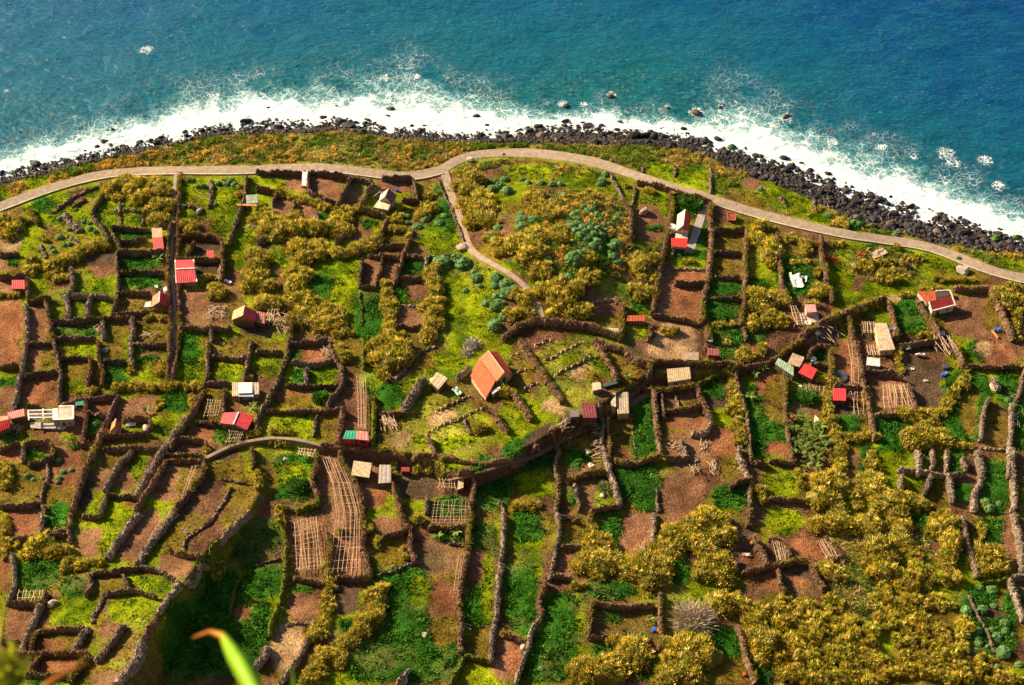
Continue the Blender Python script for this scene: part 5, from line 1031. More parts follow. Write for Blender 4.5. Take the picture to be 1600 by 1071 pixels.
building('shed', 'red plank shed with half green and half pink roof above the lane', 'shed', [
  dict(t='l', q=[(541,675),(557,675.4),(556,686.5),(535.5,686)], he=3.0, hr=.5, c1=(.03,.34,.22), l1='green roof half', w=(.45,.05,.05), ribs=4),
  dict(t='l', q=[(557.2,675.4),(575.4,677),(576,688.5),(556.2,686.5)], he=3.0, hr=.5, c1=(.66,.24,.22), l1='pink roof half', w=(.45,.05,.05), ribs=4, front=[(.55,1.3,1.6,2.3,'window',(.06,.02,.02))])])
building('hut', 'cream corrugated roofed hut standing alone below the walkway', 'hut', [dict(t='l', q=[(553,721.6),(581.6,725.6),(577,747),(549,742.4)], he=2.3, hr=.4, c1=(.44,.33,.21), w=(.14,.10,.08), ribs=16)])
building('hut', 'pale grey roofed hut half hidden by a yellow bush', 'hut', [dict(t='l', q=[(593,728),(611,728.4),(611,754),(591,755.6)], he=2.3, hr=.4, c1=(.34,.29,.26), w=(.12,.09,.08), ribs=3)])
building('hut', 'small beige sheet roof leaning beside dark beams', 'hut', [dict(t='l', q=[(716,752),(725,745.5),(724,762),(714,765.7)], he=1.7, hr=.3, c1=(.50,.37,.24), w=(.14,.10,.08))])
building('hut', 'hut with cream ribbed roof standing in the sunken lane', 'hut', [dict(t='l', q=[(1042,578),(1077.5,575),(1080,592),(1044,597.5)], he=2.4, hr=.3, c1=(.43,.32,.19), w=(.45,.36,.24), ribs=12)])
building('shed', 'flat grey-brown roof set in the lane wall', 'shed', [dict(t='f', q=[(1069.7,551.4),(1092,550.7),(1092,562.8),(1071,562)], he=1.6, c1=(.30,.22,.17), w=STONE)])
building('shed', 'small maroon box shed on the lane wall', 'shed', [dict(t='l', q=[(1105,545),(1124,547),(1124.4,556),(1106,555)], he=2.4, hr=.3, c1=(.24,.07,.07), w=(.18,.03,.04), ribs=4), dict(t='f', q=[(1107,527),(1114,528),(1114,534),(1107,533)], he=1.2, c1=WHT, w=GRY, name='white_box')])
building('ruined_shed', 'L-shaped cream shed with rusty grey roof slabs below the lane', 'shed', [
  dict(t='l', q=[(962,615),(981.5,614),(983,646),(965,647)], he=2.8, hr=.3, c1=(.34,.27,.19), w=(.42,.33,.20), ribs=5), dict(t='l', q=[(953.5,615),(961.8,615),(962.5,636),(955,634)], he=2.4, hr=.2, c1=(.46,.40,.30), w=(.5,.4,.25))])
building('shed', 'shed with dark maroon roof in the shade of the lane wall', 'shed', [dict(t='l', q=[(907.4,631.4),(930,631.4),(933,653),(911.5,653)], he=2.1, hr=.3, c1=(.17,.035,.04), w=(.1,.07,.06), ribs=5), dict(t='f', q=[(890,642),(904,640),(905,651),(891,652)], he=1.3, c1=(.16,.12,.14), w=(.1,.08,.08), name='annex')])
building('hut', 'tiny cream roofed hut on the terrace edge', 'hut', [dict(t='l', q=[(924.8,599.6),(938,598.6),(940,608),(926,611)], he=1.8, hr=.3, c1=(.56,.44,.32), w=(.2,.15,.12))])
building('water_trough', 'long dark green trough along the terrace edge', 'trough', [dict(t='f', q=[(942,600),(964,595),(965,599),(943,605)], he=.9, c1=(.04,.09,.07), w=(.05,.07,.06))])
building('shed', 'sage green roofed shed turned slantwise by the heather wall', 'shed', [dict(t='l', q=[(1216,561),(1240,576),(1240,588),(1211,569)], he=2.3, hr=.4, c1=(.22,.30,.21), w=(.12,.1,.08), ribs=8)])
building('twig_shelter', 'tan brushwood roof between the sage green and bright red roofs', 'shelter', [dict(t='l', q=[(1238.4,553),(1257,560),(1250,574),(1230,569)], he=2.5, hr=.3, c1=(.38,.27,.18), w=(.1,.08,.06), ribs=9)])
building('hut', 'tilted bright red roofed hut right of the sage green roof', 'hut', [dict(t='l', q=[(1257.4,570),(1276.8,579),(1268.8,593),(1247.4,582.5)], he=2.2, hr=.4, c1=(.62,.03,.035), w=(.1,.06,.05), ribs=7)])
building('hut', 'upright bright red roofed hut in a narrow dark plot', 'hut', [dict(t='l', q=[(1301.8,608),(1322,608.6),(1322,626.4),(1301.3,625.7)], he=2.3, hr=.3, c1=(.62,.035,.045), w=(.1,.06,.05), ribs=7)])
building('flat_house', 'flat beige roofed house with cream boarded front and rusty streaks', 'house', [
  dict(t='f', q=[(1366.6,505),(1385,505),(1398.7,546),(1375,548)], he=2.9, c1=(.46,.34,.24), w=(.55,.42,.24), th=.25, front=[(.5,.7,.2,1.9,'door',(.3,.2,.1))]),
  dict(t='l', q=[(1354.8,559),(1375,561),(1375,573),(1353.6,570.6)], he=2.0, hr=.2, c1=(.55,.53,.52), w=(.2,.16,.14), name='grey_roof', l1='pale grey roof sheet')])
building('open_hut', 'hut with orange and dark red roofs round a small open yard with white rims', 'hut', [
  dict(t='l', q=[(1433,456.6),(1461.6,455.4),(1463,468.5),(1447,473)], he=2.4, hr=.2, c1=(.36,.075,.028), w=(.5,.4,.33), ribs=8, l1='orange rusty roof'),
  dict(t='l', q=[(1451,474.4),(1486.6,463.8),(1492.5,477),(1455.7,486.3)], he=2.4, hr=.5, c1=(.17,.012,.012), w=(.6,.5,.42), ribs=11, rim=(.66,.55,.46), rims=(1, 2, 3), l1='dark red roof'),
  dict(t='f', q=[(1462,455.2),(1484,454),(1487,461),(1463,466)], he=1.0, c1=(.06,.04,.04), w=(.4,.3,.25), name='yard_floor', rim=(.6,.5,.42), rims=(0, 1))])
building('patio_hut', 'small pink roofed hut at the back of a bare beige patio', 'hut', [
  dict(t='l', q=[(1257.4,477),(1274,477),(1276.4,487.5),(1260,488.7)], he=2.1, hr=.2, c1=(.62,.27,.26), w=(.4,.3,.25), ribs=5), dict(t='f', q=[(1248,489),(1277.6,489),(1280,502),(1257,506.5)], he=.4, c1=(.46,.35,.28), w=(.3,.22,.18), name='patio')])
building('coop', 'rusty red coop with pale grille front in the green plot', 'coop', [dict(t='l', q=[(980,494.4),(1008,494.4),(1009,502),(979.5,502)], he=1.7, hr=.3, c1=(.42,.08,.03), w=(.08,.04,.03), ribs=6, front=[(f_,.12,.1,1.5,'grille_bar',(.6,.5,.45)) for f_ in (.1,.24,.38,.52,.66,.8,.93)])])
building('rusty_box', 'rusty red box in the shaded corner below the road', 'box', [dict(t='f', q=[(1137,332),(1149,334),(1149,345),(1137.5,344)], he=1.0, c1=(.24,.06,.035), w=(.2,.05,.03), rim=(.3,.08,.04))])
building('shed', 'flat grey stone slab roof at the bend of the heather wall', 'shed', [dict(t='f', q=[(943.7,512),(966.4,513.3),(966.4,523.4),(945,519.6)], he=1.5, c1=(.40,.34,.30), w=STONE)])
building('shed', 'tiny red roofed shed above the banana grove', 'shed', [dict(t='l', q=[(1235,648),(1243,649.5),(1242,657),(1233,655)], he=1.3, hr=.3, c1=PINK, w=(.3,.2,.15))])
building('shed', 'tiny cream roofed shed at the edge of the banana grove', 'shed', [dict(t='l', q=[(1273,650),(1279,655),(1279,664),(1271,663)], he=1.4, hr=.3, c1=(.62,.5,.34), w=(.3,.2,.15))])
building('shed', 'dark red roof strip half hidden right of the pale grey roofed hut', 'shed', [dict(t='l', q=[(627,731),(640,731),(640,737),(627,737)], he=1.6, hr=.2, c1=(.32,.04,.03), w=(.1,.05,.04))])

# ---- tanks, drums, tarpaulins and other small things
def cyl(name, px_, py_, r_, h_, col, label, cat, lid=None, rx=0.0, seg=18):
    x, y, z = at1(px_, py_+h_*2); a_ = np.linspace(0, 2*math.pi, seg, endpoint=False)
    prof = [(r_*.92, 0), (r_, .06*h_), (r_, .45*h_), (r_*1.02, .5*h_), (r_, .55*h_), (r_, .94*h_), (r_*.9, h_), (r_*.3, h_*1.03)]
    V = np.concatenate([np.c_[np.cos(a_)*q, np.sin(a_)*q, np.full(seg, w_)] for q, w_ in prof]); i = np.arange(seg)
    F = np.concatenate([np.stack([i+k_*seg, (i+1) % seg+k_*seg, (i+1) % seg+(k_+1)*seg, i+(k_+1)*seg], 1) for k_ in range(len(prof)-1)])
    o_ = build(name, V, [F, np.array([list(range(seg*(len(prof)-1), seg*len(prof)))])], M['paint'], np.tile(col, (len(V), 1)), smooth=False)
    o_.location = (x, y, z-.05+(r_ if rx else 0)); o_.rotation_euler = (rx, 0, random.uniform(0, 3)); tag(o_, label, cat); return o_
cyl('water_tank', 1049.8, 358, 1.15, 2.0, WHT, 'white cylindrical tank beside the left wall of the red gabled house', 'water tank')
cyl('water_tank', 261, 453.7, .85, 1.2, WHT, 'round white tank behind the red gabled hut by the footpath', 'water tank')
cyl('water_tank', 606, 323, .45, .9, WHT, 'small white tank on the corner of the cream lean-to', 'water tank')
cyl('water_tank', 1270, 562.5, .85, 1.1, WHT, 'round white tank above the tilted bright red roof', 'water tank')
cyl('basin', 1262.6, 504.6, .9, .5, (.7,.6,.45), 'round cream basin at the lower corner of the patio', 'basin')
cyl('drum', 1554.5, 516, .42, .9, (.02,.10,.62), 'left one of two blue drums by the yellow-topped wall at right', 'drum')
cyl('drum', 1561.5, 515, .42, .9, (.02,.10,.62), 'right one of two blue drums by the yellow-topped wall at right', 'drum')
cyl('drum', 1392, 515, .42, .9, (.02,.12,.60), 'blue drum beside the flat beige roofed house', 'drum')
cyl('drum', 1473, 586, .45, .9, (.02,.10,.60), 'blue drum in the dark junk yard below the stick thatch', 'drum')
cyl('drum', 1478.5, 584, .42, .9, (.05,.2,.62), 'pale blue drum just right of the other in the junk yard', 'drum')
cyl('drum', 1022.5, 984.5, .5, 1.0, (.01,.08,.68), 'blue drum beside an orange one at the hedge in the bottom plots', 'drum')
cyl('drum', 1028, 986, .42, .9, (.62,.16,.02), 'orange drum just right of the blue drum at the hedge', 'drum')
cyl('drum', 620, 297, .4, .8, (.02,.10,.60), 'small blue drum behind the beige and maroon cottage', 'drum')
cyl('drum', 1477.5, 573, 1.0, 1.1, (.05,.045,.045), 'wide dark drum below the stick thatch', 'drum')
cyl('pipe', 1550, 512, .35, 3.0, (.45,.13,.04), 'rusty orange pipe lying left of the two blue drums', 'pipe', rx=math.pi/2*.98)
cyl('bucket', 911, 848, .35, .8, (.6,.22,.02), 'orange bucket on the hedge corner above the bottom plots', 'bucket')
cyl('bucket', 1174, 849, .35, .8, (.6,.2,.02), 'orange bucket left of the red-soil frame plots', 'bucket')
cyl('bucket', 1163, 1054, .35, .7, (.6,.07,.02), 'red bucket at the very bottom beside the slanting wall', 'bucket')
cyl('satellite_dish', 918, 664, .95, .25, (.34,.31,.30), 'round grey dish leaning below the dark maroon roof', 'dish', rx=-.5)
cyl('tub', 1311, 589, 2.1, .7, (.06,.06,.075), 'wide dark round tub in the narrow trellised plot', 'tub')
def blobrock(name, px_, py_, r_, col, label, cat, sq=.8):
    x, y, z = at1(px_, py_+r_*1.2); me_ = build(name, RKM[int(px_) % 10]*np.array([1, .95, sq]), ICO2[1], M['rock'], np.tile(col, (len(RKM[0]), 1)), link=False)
    o_ = bpy.data.objects.new(name, me_); C.objects.link(o_); o_.location = (x, y, z+r_*.35); o_.scale = (r_, r_, r_); o_.rotation_euler = (0, 0, px_); tag(o_, label, cat); return o_
blobrock('boulder', 1006, 331, 2.0, (.30,.21,.15), 'big round tan boulder on the bare soil right of the green hill', 'boulder', 1)
blobrock('boulder', 229, 669, 1.2, (.40,.30,.24), 'round pale boulder at the end of the short curved wall', 'boulder', 1)
blobrock('boulder', 164, 548, 1.1, (.24,.19,.17), 'grey boulder lodged in the brushwood wall', 'boulder')
blobrock('boulder', 941, 774, 1.0, (.40,.34,.28), 'pale boulder beside a small grey-green tree', 'boulder')
blobrock('boulder', 818, 1010, 1.3, (.55,.46,.40), 'pinkish pale rock at the corner of the brushwood wall', 'boulder')
blobrock('boulder', 1554, 605, 1.6, (.34,.27,.22), 'pale lumpy rock in the green plot at far right', 'boulder')
blobrock('boulder', 664, 993, .9, (.34,.27,.24), 'pale stone at the corner of the lush green field', 'boulder')
blobrock('boulder', 82, 944, 1.5, (.42,.34,.22), 'flat pale boulder right of the white lattice gate', 'boulder')
blobrock('boulder', 630, 1063, 1.6, (.30,.23,.19), 'brown rock in the lush field at the bottom edge', 'boulder')
blobrock('boulder', 312, 330, 1.5, (.28,.22,.20), 'grey boulder on the low rubble wall', 'boulder')
blobrock('boulder', 785, 241, .8, (.34,.27,.24), 'small rock standing on the edge of the road bend', 'boulder')
blobrock('boulder', 735, 250, 1.4, (.40,.31,.25), 'pale rock at the inner side of the road bend', 'boulder')
blobrock('boulder', 722, 387, 2.0, (.27,.20,.16), 'brown rock pile at the foot of the side path', 'boulder')
blobrock('boulder', 1504, 422, 2.0, (.40,.33,.28), 'pale rock below the road at right', 'boulder')
def sheet(name, px_, py_, w_, d_, col, label, cat, rot=0, h_=.35):
    x, y, z = at1(px_, py_+1); n_ = 7; u_, v_ = np.meshgrid(np.linspace(-.5, .5, n_), np.linspace(-.5, .5, n_)); u_, v_ = u_.ravel(), v_.ravel(); idx = np.arange(n_*n_).reshape(n_, n_)
    F = np.stack([idx[:-1, :-1], idx[:-1, 1:], idx[1:, 1:], idx[1:, :-1]], -1).reshape(-1, 4)
    zz = h_*(.4+vnoise(u_*5, v_*5, 1.3, int(px_) % 50)); T_ = np.stack([u_*w_, v_*d_, zz], 1); T_[:, :2] *= 1+.12*(rngb.random((len(T_), 1))-.5)
    Bt = T_-np.array([0, 0, .06]); nn = n_*n_
    ring = list(idx[0, :])+list(idx[1:, -1])+list(idx[-1, :-1][::-1])+list(idx[1:-1, 0][::-1])
    S_ = [(ring[i], ring[i-1], ring[i-1]+nn, ring[i]+nn) for i in range(len(ring))]
    o_ = build(name, np.concatenate([T_, Bt]), [np.concatenate([F, F[:, ::-1]+nn, np.array(S_)])], M['paint'], np.tile(col, (2*nn, 1)))
    o_.name = cat.replace(' ', '_'); o_.location = (x, y, z+.12); o_.rotation_euler = (0, 0, rot); tag(o_, label, cat)
sheet('tarpaulin', 1244, 441, 3.0, 5.0, WHT, 'large crumpled white tarpaulin spread in the green plot', 'tarpaulin', .1, .8)
sheet('tarpaulin', 1256, 437, 1.4, 2.4, WHT, 'narrow white sheet just right of the large tarpaulin', 'tarpaulin', -.2)
sheet('tarpaulin', 1236, 434, .6, 3.5, (.7,.66,.62), 'thin white strip left of the large tarpaulin', 'tarpaulin', .1)
sheet('white_panel', 205, 664, 2.4, 1.3, WHT, 'small white panel right of the tiny orange hut', 'panel', .2, .5)
sheet('white_panel', 244.7, 451, 1.1, .9, WHT, 'small white box above the red gabled hut', 'box', 0, 1.0)
sheet('white_bag', 356, 441, 2.2, .9, WHT, 'white bags lying by the brushwood corner', 'bag', -.6, .5)
sheet('white_bag', 919, 708, 1.1, 1.4, (.5,.42,.36), 'pale crate in the green plot below the stick fence', 'crate', .2, .8)
sheet('white_bag', 923, 729, 1.2, 1.2, (.7,.64,.6), 'white bag lying below the pale crate', 'bag', .5, .8)
sheet('white_post', 878, 690, .35, 1.6, WHT, 'short white post on the pale brushwood wall', 'post', .1, .5)
sheet('cart', 714.5, 614.5, 1.5, 2.4, (.45,.62,.55), 'small pale green and white cart beside the square beige roof', 'cart', .7, 1.0)
sheet('white_panel', 1277, 523, 1.3, 1.2, WHT, 'white box at the top of the fan of sticks', 'box', .4, .8)
sheet('white_panel', 1418, 546, 1.4, 1.3, WHT, 'white box in the top left corner of the junk yard', 'box', .3, .8)
sheet('white_panel', 1471.5, 524, 1.4, 1.3, (.66,.6,.62), 'white bin on the wall above the stick thatch', 'bin', 0, .9)
sheet('white_panel', 1456, 492, 1.4, .9, (.6,.62,.66), 'pale grey slab below the dark red roofed hut', 'slab', 0, .5)
sheet('white_panel', 1437, 556, 2.3, .9, (.5,.5,.52), 'grey table in the middle of the junk yard', 'table', 0, .8)
sheet('white_panel', 1426, 577, .9, .7, WHT, 'white scrap near the left wall of the junk yard', 'scrap', 0, .3)
sheet('white_panel', 1446, 595, 1.1, .6, (.6,.6,.64), 'pale scrap at the foot of the junk yard', 'scrap', 0, .3)
sheet('white_panel', 1250, 604, .8, .6, WHT, 'white scrap on the path below the tilted red roof', 'scrap', 0, .3)
sheet('white_panel', 1166, 867, 2.0, .8, (.4,.3,.26), 'pinkish plank on the shaded red soil', 'plank', -.1, .3)
sheet('white_panel', 446, 717, 1.0, .7, (.5,.45,.4), 'small pale slab left of the roofless ruin', 'slab', 0, .3)
sheet('red_scrap', 203, 483, .5, .6, (.6,.1,.04), 'small red scrap left of the red gabled hut', 'scrap', 0, .4)
sheet('woodpile', 1373, 397, 4.5, 2.4, (.38,.27,.2), 'low heap of tan planks on the grass slope below the road', 'woodpile', .5, .5)

# ---- vine trellises: every pole a part
def trellis(label, quad, nu, nv, h_=1.5, wv=.085, jit=.6, name='vine_trellis', cat='trellis', curve=0, warm=1):
    x, y, z = at(np.array([q[0] for q in quad], float), np.array([q[1]+h_*3.5 for q in quad], float))
    Q = np.stack([x, y, z], 1); ctr = Q.mean(0); loc = tuple(map(float, ctr)); root = empty(name, loc); tag(root, label, cat, 'vine trellises')
    def pt(u_, v_):
        p_ = Q[0]*(1-u_)*(1-v_)+Q[1]*u_*(1-v_)+Q[2]*u_*v_+Q[3]*(1-u_)*v_
        p_ = p_+np.array([curve*math.sin(v_*math.pi*1.2), 0, 0]); p_[2] = float(height(p_[0], p_[1]))+h_; return p_
    for i in range(nu):                                   # long poles, top to bottom, each in two or three lengths
        u_ = (i+.5)/nu+rngb.normal()*.012; k_ = 4 if curve else 2; a_ = pt(u_, rngb.uniform(0, .05))
        for s_ in range(k_):
            b_ = pt(u_+rngb.normal()*jit/nu/2, (s_+1)/k_*rngb.uniform(.97, 1)); bar('pole', a_, b_, wv, wv, root, loc); a_ = b_
    for j in range(nv):
        v_ = (j+.5)/nv+rngb.normal()*.01; bar('cross_pole', pt(rngb.uniform(0, .04), v_), pt(rngb.uniform(.96, 1), v_+rngb.normal()*jit/nv/2), wv*.7, wv*.7, root, loc)
    for u_ in (0.02, .5, .98):
        for v_ in (.02, .5, .98):
            p_ = pt(u_, v_); bar('post', p_-np.array([0, 0, h_+.4]), p_, .1, .1, root, loc)
trellis('big curved trellis of pale poles filling the long plot below the ruin', [(500,712),(534,712),(575,895),(519,898)], 8, 15, curve=2.2)
trellis('small pole trellis left of the big curved one', [(458,815),(497,805),(505,890),(462,893)], 8, 11, wv=.09)
trellis('thin wire trellis on green ground beside the small leaning roof', [(677,782),(731,782),(731,819),(671,820)], 10, 8, wv=.06)
trellis('narrow upright trellis left of the mossy wall', [(556,585),(573,585),(574,672),(559,672)], 5, 7, wv=.09)
trellis('trellis of thick pale poles in the dark plot above the cane hedge', [(1376,601),(1417,601),(1427,636),(1379,640)], 9, 6, wv=.12)
trellis('grid of thin pale poles left of the wide ribbed roof', [(325,624),(347,624),(344,652),(318,653)], 6, 6, wv=.07)
trellis('small stake grid below the wide ribbed roof', [(358,672),(385,672),(378,692),(352,694)], 7, 4, wv=.08)
trellis('thin pole trellis with leaning crossbars in the narrow plot right of the tub', [(1321,535),(1338,535),(1342,600),(1326,600)], 3, 5, wv=.09)
trellis('sparse broken trellis right of the upright red roof', [(1326,612),(1346,612),(1350,650),(1328,650)], 4, 4, wv=.07)
trellis('bent trellis above the round green bush below the red roof', [(1255,600),(1288,604),(1286,622),(1258,616)], 6, 3, wv=.07)
trellis('pole frame on the left red-soil plot', [(1205,846),(1222,842),(1230,875),(1213,878)], 6, 3, wv=.10)
trellis('pole frame on the right red-soil plot', [(1275,845),(1296,840),(1312,868),(1290,874)], 7, 3, wv=.10)
trellis('white lattice gate laid across the corner at lower left', [(31,922),(72,922),(68,940),(28,940)], 8, 2, wv=.10)
trellis('open beams over the roofless ruin under the walkway', [(466,700),(496,703),(492,716),(464,712)], 6, 3, wv=.16, h_=1.8)
trellis('dark beams over the pen left of the small leaning roof', [(684,747),(714,747),(712,765),(684,764)], 6, 3, wv=.09)
trellis('pergola poles left of the flat beige roofed house', [(1345,503),(1365,503),(1366,522),(1346,522)], 6, 2, wv=.12)
trellis('row of poles between the beige and pale grey roofs', [(1352,540),(1372,540),(1374,556),(1354,556)], 6, 2, wv=.12)
trellis('red and white painted trellis left of the patio', [(1233,478),(1243,478),(1256,508),(1240,510)], 3, 7, wv=.13)
trellis('thin rails along the slanting plot near the walkway', [(300,728),(312,726),(292,778),(278,786)], 2, 9, wv=.08)
trellis('thin rails along the lower part of the three slanting plots', [(262,795),(272,793),(232,868),(216,872)], 2, 10, wv=.08)
trellis('stick grid along the right wall of the long bare plot', [(716,866),(727,866),(722,925),(708,925)], 3, 10, wv=.07)

# ---- heaps and fans of sticks
def sticks(label, px_, py_, w_, d_, n_, ln, ang, spread, name='stick_heap', h_=.9, cat='stick heap', tilt=.15):
    x, y, z = at1(px_, py_+2); loc = (x, y, z); root = empty(name, loc); tag(root, label, cat)
    for i in range(n_):
        a_ = math.radians(ang+rngb.normal()*spread); c_ = np.array([x+rngb.uniform(-w_/2, w_/2), y+rngb.uniform(-d_/2, d_/2), 0]); c_[2] = float(height(c_[0], c_[1]))+rngb.uniform(.1, h_)
        L_ = ln*rngb.uniform(.6, 1.1); d_v = np.array([math.cos(a_), math.sin(a_), rngb.normal()*tilt])*L_/2; bar('stick', c_-d_v, c_+d_v, .1, .1, root, loc)
sticks('tangled heap of pale sticks right of the crimson gabled hut', 433, 498, 5.5, 4.5, 46, 3.2, 80, 50, h_=2.0)
sticks('heap of sticks sliding down below the tangled heap', 441, 512, 3, 3, 18, 2.6, 110, 25, h_=1.2)
sticks('silver fan of bleached sticks right of the mossy wall', 606, 661, 3.5, 2.6, 46, 4.2, 118, 16, name='stick_fan', h_=1.2)
sticks('fan of thin poles leaning over the corner below the lane', 884, 667, 4.5, 2.2, 16, 3.6, 55, 28, name='stick_fan', h_=1.5)
sticks('fence of leaning pale sticks along the brushwood wall', 933, 694, 1.5, 12, 42, 2.0, 25, 22, name='stick_fence', h_=1.4, cat='stick fence')
sticks('fan of poles below the white box in the walled corner', 1292, 522, 6, 3.5, 16, 5, 120, 30, name='stick_fan', h_=1.3)
sticks('thatch of pale sticks roofing the junk yard shelter', 1474, 543, 5.0, 3.6, 46, 4.2, 103, 9, name='stick_thatch', h_=2.4, cat='thatch', tilt=.03)
sticks('small stack of poles standing in the right bare plot', 1100, 695, 1.6, 2.5, 12, 2.3, 80, 22)
sticks('left stack of poles in the lower bare plot', 1085, 728, 1.8, 4, 16, 2.2, 85, 20)
sticks('right stack of poles in the lower bare plot', 1114, 730, 1.8, 4, 16, 2.2, 88, 18)
sticks('row of poles leaning on the wall above the golden hedge', 1159, 730, 1.5, 4.5, 14, 2.4, 115, 12)
sticks('dark pole frame lying in the middle bare plot', 1055, 696, 3, 3, 12, 2.4, 60, 45, h_=.8)
sticks('heap of broken branches on the lit red soil', 1001, 857, 2.4, 3, 20, 2.4, 110, 40, h_=.8)
sticks('pale timber poles lying behind the beige and maroon cottage', 585, 300, 5, 4, 14, 4, 30, 40, h_=1.2)
sticks('bundle of sticks beside the small soil plot', 492, 343, 2, 3, 14, 2.4, 75, 20)
sticks('scattered sticks by the brushwood corner left of the cane clump', 393, 350, 4, 3, 12, 3, 10, 30, h_=.4)
sticks('few pale rails in the plot below the red gabled hut', 235, 524, 5, 2, 9, 2.6, 15, 40, h_=.8)
sticks('pale twigs against the plot wall right of the green rows', 152, 512, 2.4, 3, 16, 1.8, 80, 30, h_=1.0)
sticks('sticks propped in the curved corner above the leafy plot', 512, 549, 3, 3.5, 18, 2.6, 120, 24, h_=1.2)
sticks('two crossed pale poles on the long wall at bottom', 722, 980, 2, 1.5, 3, 3.4, 10, 30, h_=1.6)
sticks('thin diagonal rails below the white gabled junk', 27, 672, 3, 4, 16, 1.8, 60, 60, h_=.8)
sticks('pale dead branches on the lane wall corner at right', 1585, 655, 1.5, 5, 22, 2.0, 60, 30, h_=1.2)
sticks('dry reed heap on the soil plot left of the crimson gable', 338, 488, 4.5, 5, 60, 1.6, 60, 60, h_=.7)
sticks('brown dead branches beside the square crimson hut', 346, 428, 1.6, 5, 26, 2.0, 95, 25, h_=1.4)

# ---- leafless bush, bananas, agaves, small trees
def twigbush(label, px_, py_, R, n_, col, name='bare_bush', cat='bush'):
    x, y, z = at1(px_, py_+R*2); rs = np.random.default_rng(int(px_)); V, F, cc = [], [], []; 
    d = rs.normal(size=(n_, 3)); d[:, 2] = np.abs(d[:, 2])*.9+.15; d /= np.linalg.norm(d, axis=1)[:, None]
    r0 = rs.uniform(.15, .7, (n_, 1))*R; P0 = d*r0*np.array([1, 1, .75]); D = d+rs.normal(size=(n_, 3))*.35; D /= np.linalg.norm(D, axis=1)[:, None]
    V, F = blades(P0, D, rs.uniform(.35, .6, n_)*R*.8, .11, rs)
    o_ = build(name, V, F, M['brush'], np.repeat(np.array(col)*(.6+.8*rs.random((n_, 1))), 4, 0), loc=None); o_.location = (x, y, z); tag(o_, label, cat)
twigbush('large grey leafless bush of bare twigs between cane clumps', 1082, 962, 6.2, 1500, (.36,.28,.22))
twigbush('grey dry bush on the slope left of the orange house', 738, 535, 2.6, 500, (.42,.36,.36))
twigbush('smaller grey dry bush beside the larger one left of the orange house', 730, 547, 2.2, 350, (.42,.36,.36))
twigbush('dry brown bush by the brushwood wall corner', 1005, 440, 2.0, 260, (.30,.2,.13))
twigbush('rusty red bush by the heather wall below the road', 1290, 400, 1.8, 260, (.40,.09,.04))
twigbush('second rusty red bush trailing right of the first', 1304, 405, 1.8, 220, (.36,.08,.03))
twigbush('small bright rust-red bush on the grass slope below the road', 1345, 398, 1.4, 200, (.52,.10,.03))
twigbush('small grey-green tree beside a pale boulder', 946, 760, 2.6, 500, (.20,.23,.09), 'small_tree', 'tree')
def rosette(label, px_, py_, R, n_, col, name, cat, group=None, wid=.4, up=.6, hh=1.0):
    x, y, z = at1(px_, py_+hh*2.5); rs = np.random.default_rng(int(px_*7+py_)); a_ = rs.uniform(0, 6.28, n_)
    D = np.c_[np.cos(a_), np.sin(a_), rs.uniform(up*.4, up*1.4, n_)]; D /= np.linalg.norm(D, axis=1)[:, None]
    L_ = R*rs.uniform(.7, 1.1, n_); s_ = np.c_[-np.sin(a_), np.cos(a_), np.zeros(n_)]; V, F = [], []
    fr = [(0, .3), (.35, 1), (.7, .8), (1, .05)]
    for k_, (t_, w_) in enumerate(fr):
        c_ = D*(L_*t_)[:, None]-np.array([0, 0, 1])*(L_*t_*t_*.38)[:, None]+np.array([0, 0, hh])
        V += [c_-s_*wid*w_/2, c_+s_*wid*w_/2]
    V = np.stack(V, 1).reshape(-1, 3); i = np.arange(n_)*8
    F = np.concatenate([np.stack([i+2*k_, i+2*k_+1, i+2*k_+3, i+2*k_+2], 1) for k_ in range(3)])
    cc = np.repeat(np.array(col)*(.6+.8*rs.random((n_, 1))), 8, 0)
    o_ = build(name, V, F, M['leaf'], cc); o_.location = (x, y, z); 
    tr = build('stem', np.concatenate([BV*np.array([.3, .3, hh])]), BF, M['brush'], np.tile((.2,.16,.08), (8, 1)), parent=o_)
    if label: tag(o_, label, cat, group)
    return o_
bn = 0
for (bx, by) in [(1244,652),(1256,655),(1268,668),(1240,668),(1252,676),(1264,684),(1282,668),(1280,684),(1243,690),(1256,697),(1270,700),(1286,700),(1250,712),(1264,714),(1278,716),(1260,728),(1274,730),(1240,702),(1292,690)]:
    o_ = rosette(None, bx+rngb.normal()*1.5, by+rngb.normal()*1.5, 2.5, 11, (.10,.14,.025), 'banana_plant', 'plant', None, .6, .7, 1.3); later(o_, bx, by, 'dark glossy banana plant in the crowded grove', 'banana plant', 'banana plants in the grove')
for lab, bx, by, R in [('young banana plant in the walled plot beside the crimson hut', 249, 405, 2.4), ('spiky agave in the brown plot under the cane hedge', 229, 644, 2.0), ('large-leaved plant below the white-panelled roof', 394, 638, 2.4), ('banana plant at the top of the green plot right of the lane', 1172, 620, 2.3), ('banana plant where the lane meets the right plots', 1190, 577, 2.3), ('second banana plant just above the sage green roof', 1180, 586, 1.8), ('agave in the shaded strip below the thin wire trellis', 685, 838, 1.8), ('larger agave at the right of the shaded strip', 713, 832, 2.3), ('small agave near the blue drum', 1005, 994, 1.5), ('agave at the hedge above the blue drum', 1016, 968, 1.4), ('reedy plant at the left of the trough', 980, 588, 1.4)]:
    rosette(lab, bx, by, R, 14, (.17,.21,.05), 'agave' if 'agave' in lab else 'banana_plant', 'plant', None, .42, .8, .9)
